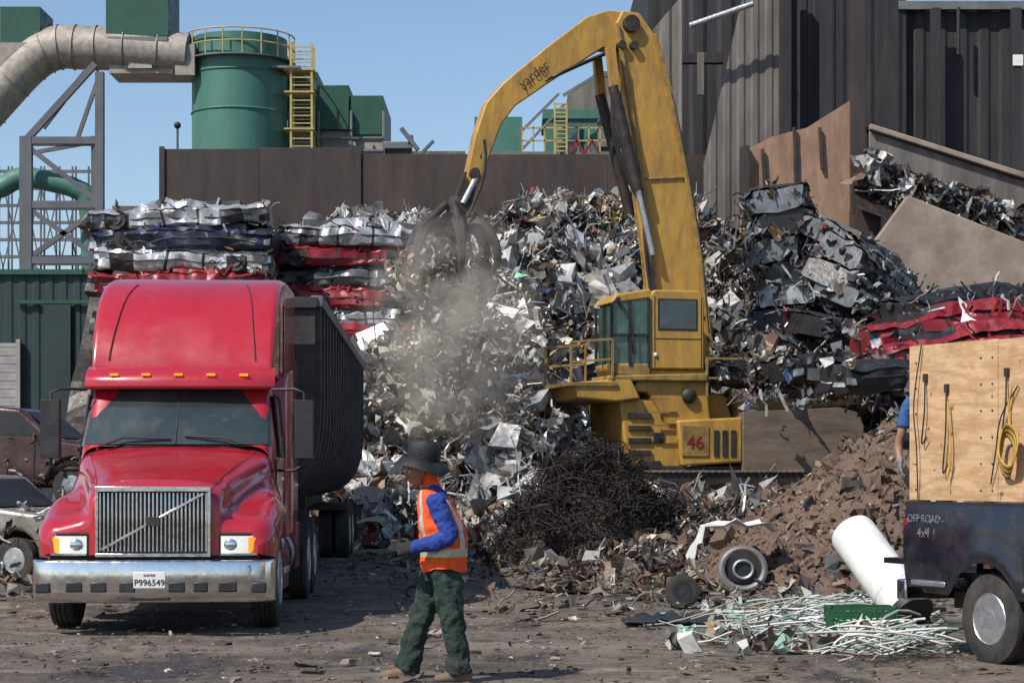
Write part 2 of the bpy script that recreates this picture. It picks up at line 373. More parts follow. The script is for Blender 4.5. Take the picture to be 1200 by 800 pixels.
sh=Scrap()
def lowH(x,y): 
    return .75*math.exp(-((x-4.0)/2.3)**2-((y-37)/3.5)**2)+.5*noise.noise(Vector((x*.8,y*.8,9)))*math.exp(-((x-4.0)/2.5)**2-((y-37)/4)**2)
xs=np.linspace(-1,9,40); ys=np.linspace(28,45,50); Xp,Yp=np.meshgrid(xs,ys,indexing='ij')
sh.grid(Xp,Yp,np.array([[lowH(x,y)-.12 for y in ys] for x in xs]),(.06,.045,.035))
PALH=[(5,(.5,.48,.44)),(12,(.26,.24,.22)),(18,(.12,.10,.085)),(16,(.045,.04,.036)),(14,(.17,.10,.065)),(6,(.30,.23,.16))]
for i in range(2200):
    x=rng.normal()*1.7+3.4; y=rng.normal()*3+36.0
    if y<29.5: continue
    piece(sh,(x,y,max(0,lowH(x,y))+U(0,.12)),math.exp(rng.normal()*.45)*.21,PALH,('s','c','t','b'))
sh.obj('scrap_heap',M['scrap'])

# ---------------------------------------------------------------- wire heap
wp=Scrap(); wc=(1.45,36.4)
def wireH(x,y): 
    r=math.hypot((x-wc[0])/1.8,(y-wc[1])/1.6); r*=1+.35*noise.noise(Vector((x*1.2,y*1.2,2)))
    return 2.0*max(0,1-r**1.6)+.25*noise.noise(Vector((x*2.2,y*2.2,6)))*(r<1)
xs=np.linspace(-.6,3.5,40); ys=np.linspace(34.4,38.4,40); Xp,Yp=np.meshgrid(xs,ys,indexing='ij')
wp.grid(Xp,Yp,np.array([[wireH(x,y)*.93-.06 for y in ys] for x in xs]),(.02,.016,.014))
for i in range(3400):
    a=U(0,6.283); r=math.sqrt(R())*1.1; x=wc[0]+r*1.8*math.cos(a); y=wc[1]+r*1.6*math.sin(a)
    v,f=p_wire(U(.3,.95),U(.006,.012)); v[:,2]*=.7
    wp.add(v+np.array((x,y,max(.06,wireH(x,y)+U(-.05,.12)))),f,(1,1,1))
wp.obj('wire_pile',M['wire'])

# ---------------------------------------------------------------- dirt mound
dm=Scrap()
def dirtH(x,y):
    dx=(x-6.6)*(1.06 if x<6.6 else .5); dy=(y-30.5)*.92
    h=3.15-.74*math.hypot(dx,dy)
    if h>2.3: h=2.3+(h-2.3)*.75
    return h+.22*noise.noise(Vector((x*.7,y*.7,4)))+.12*noise.noise(Vector((x*2,y*2,4)))+.09*noise.noise(Vector((x*6,y*6,4)))
xs=np.linspace(.5,13,240); ys=np.linspace(24.5,35,200); Xp,Yp=np.meshgrid(xs,ys,indexing='ij')
dm.grid(Xp,Yp,np.array([[max(-.1,dirtH(x,y)+.03*noise.noise(Vector((x*17,y*17,4)))) for y in ys] for x in xs]),(.15,.098,.068))
for i in range(14000):
    x=U(1.5,8.5); y=U(25,32); h=dirtH(x,y)
    if h<0: continue
    piece(dm,(x,y,h+.0),math.exp(rng.normal()*.75)*.045,PALS,('c','b','b','c','s'))
for i in range(170):
    x=U(1.8,8); y=U(25.5,32); h=dirtH(x,y)
    if h<0: continue
    piece(dm,(x,y,h+.02),U(.12,.38),PALS+[(4,(.35,.33,.3)),(8,(.1,.1,.1))],('c','t','s'))
dm.obj('dirt_mound',M['soil'])

# ---------------------------------------------------------------- ground litter
gl=Scrap()
for i in range(10000):
    y=10+30*R()**.8; x=U(-.27,.27)*y*1.0+rng.normal()*.3
    s=math.exp(rng.normal()*.6)*.022
    if (x>.2 and y>22) or y>31: s*=2.0
    v,f=(p_box(s) if R()<.6 else p_chan(s*1.5)) if R()<.85 else p_sheet(s*2.2); v=v*np.array((1,1,.5)); c=pick([(10,(.13,.10,.078)),(7,(.28,.23,.185)),(5,(.045,.036,.03)),(1.5,(.5,.46,.4)),(.15,(.3,.08,.04)),(.1,(.06,.12,.25))])
    a=U(0,6.28); Rz=np.array([[math.cos(a),-math.sin(a),0],[math.sin(a),math.cos(a),0],[0,0,1]])
    gl.add(v@Rz.T+np.array((x,y,.02+s*.15)),f,c)
for i in range(480):
    y=U(22,40); x=U(-.06,.17)*y
    piece(gl,(x,y,.05),math.exp(rng.normal()*.4)*.14,PALH,('s','c','t'))
gl.obj('ground_litter',M['stuff'])
pp=Scrap()
for i in range(230):
    y=U(17.2,22.5); x=U(.105,.175)*y+rng.normal()*.25; l=U(.25,1.2)
    if y<18.5: x=U(2.85,3.6)
    a=U(-.7,1.0) if R()<.7 else U(0,3.14); dv=np.array((math.cos(a),math.sin(a),U(-.08,.28))); p=np.array((x,y,.05+U(0,.18))); r=U(.005,.014); pts=[]
    bend=rng.normal(size=3)*.07
    for k in range(6):
        c=p+dv*l*(k/5-.5)+bend*math.sin(k/5*math.pi)
        c[2]=max(c[2],.03)
        e1=np.array((-dv[1],dv[0],0));
        for q in range(4): pts.append(c+r*(e1*math.cos(q*1.57)+np.array((0,0,1))*math.sin(q*1.57)))
    pp.add(np.array(pts),GT,pick([(8,(.64,.64,.60)),(5,(.36,.5,.43)),(3,(.42,.38,.3)),(2,(.12,.2,.16))]))
for i in range(420):
    y=U(18,24); x=U(.10,.19)*y+rng.normal()*.3
    piece(pp,(x,y,.06),U(.05,.3),[(5,(.55,.55,.5)),(4,(.3,.45,.38)),(6,(.12,.1,.09)),(3,(.3,.22,.15))],('s','s','c','b','t'))
pp.obj('pipe_debris_pile',M['stuff'])

# ---------------------------------------------------------------- crushed cars
def crushed(pos,rz,paint,L=4.3,Wd=1.75,H=.6,tilt=0,roll=0,seed=0,name='crushed_car',trim=34,ts=.2):
    e=empty(name,pos,rz); e.rotation_euler=(roll,tilt,rz); mb=MB(); nu,nv=64,24; rings=[]
    def dis(x,y,z,k=1.):
        q=Vector((x*1.1+seed*7.1,y*1.3,z*2.5)); n1=noise.noise_vector(q); n2=noise.noise_vector(q*3.1); rid=abs(noise.noise(q*1.9))+.35*abs(noise.noise(q*4.3))
        return (x+(n1.x*.10+n2.x*.03)*k,y+(n1.y*.12+n2.y*.04)*k-math.copysign(rid*.13,y)*k,z+(n1.z*.09+n2.z*.035-rid*.08)*k)
    for i in range(nu):
        u=i/(nu-1); w=Wd/2*(1-.2*abs(2*u-1)**4); h=H*.66; rg=[]
        for j in range(nv):
            a=2*math.pi*j/nv; ca,sa=math.cos(a),math.sin(a); sx=math.copysign(abs(ca)**.3,ca); sz=math.copysign(abs(sa)**.4,sa)
            rg.append(dis((u-.5)*L,sx*w,h/2+sz*h/2))
        rings.append(rg)
    def kf(a,b):
        u=a/nu; th=2*math.pi*(b+.5)/nv; sn=math.sin(th); cs=abs(math.cos(th))
        if (abs(u-.18)<.07 or abs(u-.82)<.07) and sn<.15 and cs>.3: return M['black']
        if sn<-.7: return M['dark']
        if u<.035 or u>.95: return M['alu'] if (b%3==0) else M['black']
        if abs(u-.36)<.01 or abs(u-.56)<.01: return M['black']
        return paint
    mb.loft(rings,paint,kf=kf)
    rings=[[dis((u-.5)*L*.8,sx*Wd*.41,H*z,.7) for sx,z in((-1,.45),(1,.45),(.9,.84),(-.9,.84))] for u in np.linspace(.05,.95,20)]
    mb.loft(rings,'black')
    rows_=[]
    for i in range(nu):
        u=i/(nu-1); cabn=math.exp(-((u-.52)/.22)**4); r_=[]
        for j in range(17):
            s_=j/8-1; zz=H*(.66+.30*cabn)-.13*abs(s_)**8*(1+cabn); p=dis((u-.5)*L*.985,s_*Wd/2*(.99-.08*cabn),zz,1.1); r_.append((p[0],p[1],p[2]+.04))
        rows_.append(r_)
    def kg(a,b):
        u=a/nu
        if (.285<u<.36 or .70<u<.76) and 1<b<14: return M['glass']
        return paint
    mb.loft(rows_,paint,caps=False,closed=False,kf=kg)
    mb.obj('body',e,ang=22)
    w=MB()
    for u in(-.32,.32):
        for sgn in(-1,1):
            if noise.noise(Vector((u*3,sgn,seed*1.7)))<-.05: continue
            c=Vector((u*L,sgn*(Wd/2-.2),.2)); w.cyl(c-Vector((0,.1*sgn,0)),c+Vector((.05,.09*sgn,.04)),.24,'rubber'); w.cyl(c,c+Vector((.05,.1*sgn,.04)),.13,'dark')
    for s_ in(-1,1):
        for i in range(5):
            x=L*U(-.25,.28); w.beam((x,s_*Wd*.44,H*.5),(x+U(-.3,.3),s_*Wd*.38,H*.9),.05,paint)
        w.tube([dis(xx*L,s_*Wd*.5,H*.33,1.0) for xx in np.linspace(-.42,.42,14)],.018,'black',n=5)
    w.obj('wheels_and_pillars',e)
    t_=Scrap()
    for i in range(trim):
        x=U(-.52,.52)*L; y=random.choice((-1,1))*Wd/2*U(.75,1.0); 
        piece(t_,(x,y,U(0,H*.9)),U(.06,ts*1.4),PALD,('s','c','t'))
    for i in range(trim//4):
        piece(t_,(U(-.5,.5)*L,U(-.5,.5)*Wd,H*.8),U(.1,ts*1.5),PALD,('s','c','t'))
    for i in range(trim//3):
        piece(t_,(random.choice((-.5,.5))*L,U(-.5,.5)*Wd,U(0,H*.7)),U(.1,ts*1.7),PALD,('s','c','b'))
    t_.obj('torn_trim',M['scrap'],e)
    return e
sd=0
def stack(x,y,z0,z1,cols,L=4.3,rz=0,step=.52,jit=.22):
    global sd; z=z1-step; i=0
    while z>z0:
        sd+=1; crushed((x+U(-jit,jit),y+U(-jit,jit)*.6,z),rz+U(-.08,.08)+(math.pi if sd%2 else 0),CP[cols[i%len(cols)]],L=L+U(-.25,.15),H=step*1.42,tilt=U(-.06,.06),seed=sd); z-=step; i+=1
stack(-8.0,50,.1,8.0,[0,4,1,2,5,3,0,5,2,0,3,4,5,0,3],4.3)
stack(-4.0,51.6,3.6,7.75,[0,2,5,2,0,2],4.0)
def rcar(u,v,D,rz,c,L=4.2,H=.7,tilt=0,roll=0,trim=55,ts=.25):
    global sd; sd+=1; x,z=E(D)(u,v); crushed((x,D,z),rz,CP[c],L=L,H=H,tilt=tilt,roll=roll,seed=sd,trim=trim,ts=ts)
for i,(v,c) in enumerate([(262,5),(288,3),(316,5),(344,3),(370,0),(398,3)]): rcar(913+i*4+U(-5,5),v,53,1.30+U(-.2,.2),c,H=.9,L=3.8,roll=U(-.15,0),tilt=U(0,.1))
rcar(1005,318,52,.9,5,tilt=.30,roll=.45,H=.85); rcar(1022,345,51,.9,5,tilt=.35,roll=.5,H=.85); rcar(1003,368,50.5,1.0,3,tilt=.3,roll=.4,H=.8); rcar(1030,385,50,.8,5,tilt=.28,roll=.35)
rcar(1010,410,49.5,.7,3,tilt=.15,roll=.2); rcar(960,425,50,.6,5,tilt=.1,roll=.15)
rcar(1128,402,41,.12,2,H=.85,tilt=-.14); rcar(1150,432,40,.1,2,H=.95,tilt=-.10); rcar(1140,366,45,.5,3,H=.6,tilt=-.1); rcar(1230,420,42,.4,2)
rcar(1090,458,39.5,.3,3,H=.7); rcar(1180,462,39,.2,5,H=.7); rcar(1010,448,44,.4,3); rcar(930,452,48,.3,3)
wb=MB(); x,z=E(40)(1150,366); 
wb.loft([[(x-.35+.11*i+.08*noise.noise(Vector((i*.5,j*.5,2))),40+.08*j,z-.35+.11*j*(1-.07*i)+.07*math.sin(i*.8+j*.4)) for j in range(7)] for i in range(8)],'white',caps=False,closed=False)
wb.obj('bent_white_panel')
rs=Scrap()
for i in range(430):
    u=U(870,1230); v=U(405,475); D=48-(v-400)/75*6; x,z=E(D)(u,v)
    piece(rs,(x,D,z),math.exp(rng.normal()*.4)*.26,PALD,('s','s','c','t'))
for i in range(150):
    u=U(835,1075); vtop=float(np.interp(u,[835,870,880,960,1010,1075],[260,255,235,275,300,370])); v=U(vtop,410); D=51.5-(v-250)/160*3; x,z=E(D)(u,v)
    piece(rs,(x,D,z),U(.15,.45),PALD,('s','t','c','t'))
rs.obj('loose_scrap',M['scrap'])
def wreck(pos,rz,paint,tilt=0,flip=1):
    e=empty('wrecked_car',pos); e.rotation_euler=(0,tilt,rz); mb=MB()
    def arch(cx): return [(cx+.40*math.cos(a),.36+.40*math.sin(a)) for a in np.linspace(math.pi,0,9)]
    P=[(-2.2,.32),(-2.25,.7),(-2.15,1.0),(-1.5,1.06),(-1.1,1.1),(-.75,1.5),(-.3,1.58),(.5,1.54),(1.05,1.08),(1.9,.98),(2.2,.85),(2.25,.5),(2.2,.3)]+arch(1.4)[::-1]+[(.9,.28),(-.9,.28)]+arch(-1.35)[::-1]
    mb.prism(P,-.85,.85,paint); mb.obj('body',e,bevel=.09,seg=3)
    mb=MB()
    for y in(-.865,.865):
        for q in([(-.95,1.12),(-.68,1.44),(-.22,1.5),(-.22,1.12)],[(-.14,1.12),(-.14,1.5),(.42,1.48),(.85,1.12)]): mb.prism(q,min(y,y*.99),max(y,y*.99),'black')
        for x in(-.2,.75): mb.box(x,x+.015,min(y,y*.985),max(y,y*.985),.35,1.1,'black')
    mb.add([(.56,-.7,1.5),(.56,.7,1.5),(1.08,.75,1.1),(1.08,-.75,1.1)],[(0,1,2,3)],'black')
    mb.box(2.22,2.3,-.8,.8,.38,.55,'black'); mb.box(2.2,2.27,-.8,-.5,.65,.82,'hl'); mb.box(2.2,2.27,.5,.8,.65,.82,'hl'); mb.box(2.2,2.28,-.45,.45,.6,.82,'dark')
    mb.obj('windows_and_lamps',e)
    mb=MB()
    for x in(1.4,-1.35):
        for s_ in(-1,1): wheel(mb,(x,s_*.76,.32),.33,.2,s_,'y',rim='alu')
    mb.obj('wheels',e)
    t_=Scrap()
    for i in range(50): piece(t_,(U(-2.2,2.2),-.9+U(-.05,.08),U(.2,1.1)),U(.06,.22),PALD,('s','c','t'))
    for i in range(50): piece(t_,(U(1.0,2.3),U(-.8,.8),U(.85,1.05)),U(.1,.3),PALD,('s','c','t'))
    t_.obj('torn_trim',M['scrap'],e)
lb=Scrap()
for i in range(300):
    y=U(26,33.5); x=U(-8.8,-6.2) if y>29 else U(-7.2,-5.6)
    piece(lb,(x,y,.08),U(.08,.32),PALH+[(8,(.3,.2,.12))],('s','c','t','b'))
lb.obj('scrap_scatter',M['scrap'])

# ---------------------------------------------------------------- steel retaining wall
e62=E(62)
rw=empty('steel_retaining_wall'); mb=MB()
xa,zt=e62(188,174); xb,_=e62(420,0); xc,_=e62(858,0); zt2=e62(0,182)[1]
n=2
for i in range(n):
    a=xa+(xb-xa)*i/n; b_=xa+(xb-xa)*(i+1)/n; mb.box(a+.004,b_-.004,62,62.3,0,zt+U(-.03,.03),'wallst')
for i in range(3):
    a=xb+(xc-xb)*i/3; b_=xb+(xc-xb)*(i+1)/3; mb.box(a+.004,b_-.004,62,62.3,0,zt2+U(-.05,.05),'wallst2')
mb.obj('plates',rw,bevel=.01)
mb=MB()
for x in (xa+.05,xb,xc): mb.box(x-.08,x+.08,61.93,61.99,0,zt+.05,'wallst')
mb.box(xa,xc,62.31,62.5,zt2-.3,zt2-.1,'dark'); 
for i in range(12): 
    x=xa+(xc-xa)*(i+.5)/12; mb.beam((x,62.35,zt2-.3),(x,65,0),.2,'dark')
mb.obj('braces',rw)

def corr(mb,x0,x1,zb,zt_,y,k,pitch=.35,dep=.05):
    fb=zb if callable(zb) else (lambda x:zb); ft=zt_ if callable(zt_) else (lambda x:zt_)
    xs=[];ds=[];x=x0
    while x<x1:
        for f,dv in((0,0),(.35,0),(.5,1),(.85,1)):
            xx=x+f*pitch
            if xx<x1: xs.append(xx);ds.append(dv)
        x+=pitch
    xs.append(x1);ds.append(0)
    vs=[];fs=[]
    for a,dv in zip(xs,ds): vs+= [(a,y-dep*dv,fb(a)),(a,y-dep*dv,ft(a))]
    for i in range(len(xs)-1): fs.append((2*i,2*i+2,2*i+3,2*i+1))
    mb.add(vs,fs,k)
sb=empty('shredder_building'); mb=MB()
X=lambda u,D=64:(u-600)*D/2400; Zf=lambda v,D=64:1.6+(553-v)*D/2400
corr(mb,X(765),X(802),0,lambda x:float(np.interp(x,[X(765),X(800)],[Zf(35),Zf(-6)])),64,'bsd',.6,.06)
corr(mb,X(802),X(1062,66),0,Zf(-90),66,'blk',.9,.06)
corr(mb,X(1062,66),X(1500,66),0,Zf(4,66),66.3,'blk',.7,.06)
mb.box(X(765),X(1062,66),66.2,80,0,Zf(-90),'blk'); mb.box(X(1062,66)+.01,X(1500,66),66.4,80,0,Zf(4,66)-.02,'blk')
mb.obj('siding',sb,smooth=False,recalc=False)
mb=MB()
corr(mb,X(826,61),X(918,61),0,lambda x:float(np.interp(x,[X(826,61),X(832,61),X(884,61)],[Zf(190,61),Zf(165,61),Zf(-60,61)])),61.4,'bsd',.42,.04)
corr(mb,X(918,61)+.02,X(985,62),Zf(180,62),Zf(-60,62),61.9,'blk',.42,.05)
mb.obj('chute_cladding',sb,smooth=False,recalc=False)
mb=MB()
mb.cyl((X(810,60),60.5,Zf(26,60)),(X(885,60),60.5,Zf(0,60)),.09,'alu')
mb.cyl((X(1128,65),65.6,Zf(60,65)),(X(1128,65),65.6,Zf(4,65)),.06,'dark'); 
mb.box(X(1062),X(1500),65.9,66.15,Zf(12,66),Zf(2,66),'greyst')
for u in (1100,1195): mb.beam((X(u,65),65.5,Zf(260,65)),(X(u,65),65.5,Zf(6,65)),.3,'blk')
for u in (920,968,1045): mb.beam((X(u,61),61,Zf(260,61)),(X(u,61),61,Zf(-40,61)),.34,'blk')
mb.box(X(1190,65),X(1202,65),65.3,65.4,Zf(75,65),Zf(62,65),'white')
mb.box(X(802,63),X(850,63),63.5,63.8,Zf(70,63),Zf(58,63),'blk'); mb.box(X(818,63),X(826,63),63.2,63.3,Zf(110,63),Zf(60,63),'bsd')
mb.obj('framing',sb,bevel=.01)
pw=empty('rusty_plate_wall'); mb=MB(); e=E(58.5)
pr=[e(870,178),e(905,160),e(945,150),e(996,118),e(996,560),e(870,560)]
mb.prism(pr,58.5,58.8,'rust'); mb.obj('plate',pw)
mb=MB()
for u,v in((873,172),(1004,-30)): 
    x,z=e(u,v); mb.box(x-.2 if u>1000 else x-.1,x+.2 if u>1000 else x+.1,58.2,58.9,0,z,'wallst2')
for u,v0,v1 in((893,175,225),(930,150,235),(960,150,200)):
    mb.beam((e(u,0)[0],58.4,e(0,v0)[1]),(e(u+3,0)[0],58.4,e(0,v1)[1]),.09,'dark')
mb.obj('posts',pw,bevel=.01)
rp=empty('loading_ramp'); mb=MB(); e=E(56)
mb.prism([e(1012,300),e(1064,229),e(1200,283),e(1420,372),e(1420,560),e(1012,560)],56,56.5,'ramp')
mb.obj('side_plate',rp,bevel=.03)
mb=MB()
mb.prism([e(1035,138),e(1420,262),e(1420,318),e(1035,168)],58.2,58.5,'bsd')
mb.prism([e(1035,130),e(1420,252),e(1420,260),e(1035,137)],58.0,58.7,'ramp')
mb.obj('conveyor_side',rp,bevel=.03)
mb=MB(); mb.prism([e(1012,560),e(1012,235),e(1040,228),e(1040,560)],57,58.4,'wallst2'); mb.obj('end_plate',rp)
ds=Scrap()
for i in range(900):
    u=U(1015,1290); D=57+U(-.3,.8); v=float(np.interp(u,[1010,1060,1200,1300],[195,218,268,300]))+U(-20,26); x,z=E(D)(u,v)
    piece(ds,(x,D,z),math.exp(rng.normal()*.45)*.31,PALD,('s','s','s','c','t'))
g_=[(1005,205),(1060,225),(1200,280),(1300,320)]
A=np.array([[E(56.7)(u,v)[0] for u,v in g_],[E(56.7)(u,v)[0] for u,v in g_]]); Zz=np.array([[E(56.7)(u,v+40)[1] for u,v in g_],[E(58)(u,v-15)[1] for u,v in g_]])
ds.grid(A,np.array([[56.6]*4,[58.1]*4]),Zz,(.05,.04,.035))
ds.obj('ramp_debris',M['scrap'],rp)

# ---------------------------------------------------------------- background plant
k90=E(90)
si=empty('green_silo'); mb=MB(); cx,zt_=k90(281,48); r=2.08
mb.cyl((cx,90,3),(cx,90,zt_),r,'silo',n=48); mb.cyl((cx,90,zt_),(cx,90,zt_+.35),r,'silo',r1=.5,n=48)
for v in(90,135): mb.tube([(cx+(r+.01)*math.cos(a),90+(r+.01)*math.sin(a),k90(0,v)[1]) for a in np.linspace(0,6.283,40)],.05,'silo',n=5)
mb.obj('tank',si)
mb=MB(); zr=zt_-1.0
for i in range(18):
    a=i/18*6.283; mb.cyl((cx+2.4*math.cos(a),90+2.4*math.sin(a),zr),(cx+2.4*math.cos(a),90+2.4*math.sin(a),zr+1.1),.035,'yrail',n=5)
for h in(.55,1.1): mb.tube([(cx+2.4*math.cos(a),90+2.4*math.sin(a),zr+h) for a in np.linspace(0,6.283,40)],.035,'yrail',n=5)
mb.loft([[(cx+rr*math.cos(a),90+rr*math.sin(a),zr-.04+dz) for a in np.linspace(0,6.283,40)] for rr,dz in((2.05,0),(2.45,0),(2.45,.05),(2.05,.05))],'greyst',caps=False)
mb.box(cx+1.6,cx+2.8,88.4,89.8,zt_-1.5,zt_-1.4,'greyst')
mb.obj('railing',si)
lt=empty('ladder_tower'); mb=MB(); xa,_=k90(345,0); xb,_=k90(369,0); zb=k90(0,185)[1]; zt2_=k90(0,58)[1]
for x in(xa,xb):
    for y in(88.6,89.6): mb.beam((x,y,2),(x,y,zt2_),.09,'yrail')
z=zb-4
while z<zt2_:
    mb.beam((xa,88.6,z),(xb,88.6,z),.05,'yrail'); mb.beam((xa,89.6,z),(xb,89.6,z),.05,'yrail'); z+=.33
for z in (zb+1,zb+2.6,zt2_-1.2): mb.box(xa-.3,xb+.1,88.5,89.7,z,z+.07,'yrail')
mb.obj('cage',lt)
pb=empty('plant_building'); mb=MB()
def ebox(mb,u0,u1,v0,v1,D,dep,k): 
    e=E(D); x0,z1=e(u0,v0); x1,z0=e(u1,v1); mb.box(x0,x1,D,D+dep,min(z0,z1),max(z0,z1),k)
ebox(mb,335,450,150,560,92,8,'concr'); ebox(mb,336,372,84,140,91.6,6,'grn'); ebox(mb,370,409,100,152,91.7,6,'grn'); ebox(mb,410,449,112,158,91.8,6,'grn')
for u in (337,372,410,448): ebox(mb,u,u+3,130,400,91.5,.3,'greyst')
for v in (160,175): ebox(mb,336,449,v,v+3,91.45,.2,'greyst')
ebox(mb,450,482,166,174,91,1,'greyst'); ebox(mb,478,484,158,170,91,.4,'scaf'); ebox(mb,452,545,177,400,93,3,'bsd')
mb.beam((k90(470,0)[0],90,k90(0,150)[1]),(k90(490,0)[0],90,k90(0,176)[1]),.2,'scaf'); mb.beam((k90(508,0)[0],90,k90(0,165)[1]),(k90(492,0)[0],90,k90(0,182)[1]),.15,'scaf')
mb.obj('walls',pb,bevel=.02)
du=empty('exhaust_duct'); mb=MB()
P=[(-60,190),(0,122),(42,78),(72,62),(105,62),(160,64),(225,70)]; P=[(k90(u,v)[0],89,k90(u,v)[1]) for u,v in P]
PP=cr(P,7); mb.tube(PP,[.95-.02*i/len(PP) for i in range(len(PP))],'duct',n=24)
for i in range(2,len(PP)-2,4): mb.tube([PP[i],PP[i]+(PP[i+1]-PP[i])*.12],1.0,'duct',n=24)
ebox(mb,0,47,8,55,88.4,2.5,'grn'); ebox(mb,-60,48,53,60,88.3,2.7,'duct'); ebox(mb,124,197,-40,42,88.2,3,'grn'); ebox(mb,126,196,43,48,88.1,3.2,'greyst'); ebox(mb,128,203,48,86,88.5,2.2,'duct'); ebox(mb,150,178,50,80,88.35,.2,'concr')
e=k90; mb.prism([e(-70,60),e(46,60),e(10,100),e(-70,160)],88.2,90,'duct')
ebox(mb,205,228,52,88,88.3,1.8,'duct')
mb.obj('duct_run',du,ang=30)
tw=empty('steel_support_tower'); mb=MB(); e=E(80)
def eb(a,b,D,w,k='scaf'): 
    ee=E(D); p=ee(*a);q=ee(*b); mb.beam((p[0],D,p[1]),(q[0],D,q[1]),w,k)
for u in(33,117): eb((u,160 if u<50 else 85),(u,560),80,.32); eb((u-6,160),(u-6,560),83,.25)
for v in(165,240,305): eb((27,v),(122,v),80,.28); eb((27,v+3),(122,v+3),83,.2)
eb((33,172),(117,238),80,.2); eb((33,244),(117,303),80,.2); eb((117,244),(33,303),80,.2); eb((33,162),(112,75),80,.25); eb((90,165),(116,90),80,.15); eb((33,308),(117,380),80,.2)
eb((33,180),(117,165),80,.15); eb((50,150),(100,85),82,.2)
mb.obj('frame',tw)
sc=empty('scaffolding'); mb=MB()
for u in(-20,-5,10,27,48,66,85,104): eb((u,195),(u,560),86,.07,'scaf'); eb((u+4,195),(u+4,560),88,.07,'scaf')
for v in range(200,330,20): eb((-25,v),(108,v),86,.06,'scaf'); eb((-25,v+2),(108,v+2),88,.06,'scaf')
for i in range(6): eb((-20+i*22,200+10*(i%2)),(5+i*22,320),86,.05,'scaf')
for i in range(6): eb((-20+i*22,320),(5+i*22,215),88,.05,'scaf')
mb.obj('tubes',sc)
gp=MB(); 
P=cr([(E(84)(u,v)[0],84,E(84)(u,v)[1]) for u,v in((-60,232),(-5,222),(25,208),(60,213),(90,222),(104,240),(108,330))],5); gp.tube(P,.42,'silo',n=14); gp.obj('green_pipe')
mb=MB(); e=E(85); x,z=e(208,147); mb.cyl((x,85,0),(x,85,z),.05,'scaf'); mb.ball((x,85,z),.15,'black',8); mb.obj('lamp_post')
cp=empty('conveyor_gantry'); mb=MB()
ebox(mb,640,727,138,560,82,4,'silo'); ebox(mb,636,730,128,139,81.9,4.2,'silo'); ebox(mb,556,612,137,560,84,4,'silo'); ebox(mb,700,724,140,172,81.85,.1,'greyst')
ebox(mb,655,680,145,180,81.85,.1,'ggl')
eb((660,112),(700,88),81,.12,'greyst'); eb((700,88),(768,84),81,.2,'bsd')
e=E(83); mb.prism([e(665,112),e(700,84),e(770,82),e(770,135),e(665,128)],83,85,'bsd')
for v in(150,165): eb((612,v),(735,v),80,.06,'yrail')
for u in range(612,740,13): eb((u,148),(u,182),80,.06,'yrail')
for u in(650,664): eb((u,120),(u,182),79.6,.07,'yrail')
for v in range(122,182,5): eb((650,v),(664,v),79.6,.05,'yrail')
eb((605,160),(655,110),81,.1,'greyst'); eb((612,175),(662,122),81,.1,'greyst')
for a in ((668,180,676,165),(684,180,676,165),(686,180,694,165),(702,180,694,165)): eb(a[:2],a[2:],79,.1,'redd')
eb((555,182),(740,182),80,.25,'greyst')
mb.obj('frame',cp)
lb_=empty('teal_warehouse'); mb=MB(); e=E(60)
corr(mb,e(-160,0)[0],e(106,0)[0],0,e(0,318)[1],60,'teal',.4,.03)
mb.box(e(-160,0)[0],e(106,0)[0]-.02,60.1,72,0,e(0,318)[1]-.01,'teal'); mb.box(e(-160,0)[0],e(107,0)[0],59.85,59.93,e(0,322)[1],e(0,316)[1],'grn')
mb.box(e(20,0)[0],e(107,0)[0],59.82,59.9,e(0,356)[1],e(0,352)[1],'grn')
mb.obj('walls',lb_,smooth=False,recalc=False)
mb=MB(); x1=e(21,0)[0]; zt3=e(0,402)[1]
for i in range(44): mb.box(x1-3.4,x1,59.84-.012*(i%2),59.9,i*zt3/44,(i+1)*zt3/44-.005,'concr')
mb.box(x1,x1+.12,59.75,59.9,0,zt3+.1,'concr'); mb.box(e(52,0)[0],e(84,0)[0],59.84,59.9,e(0,500)[1],e(0,355)[1],'teal')
mb.obj('roller_door',lb_)
mb=MB(); e=E(66); mb.prism([e(140,262),e(190,238),e(190,400),e(140,400)],66,72,'rustcw'); mb.obj('brown_shed')
bk=MB()
for i in range(26):
    x=-130+i*10.5; bk.box(x,x+10,140+U(-10,10),160,0,U(3.5,6),'concr' if i%3 else 'bsd')
bk.obj('distant_buildings')

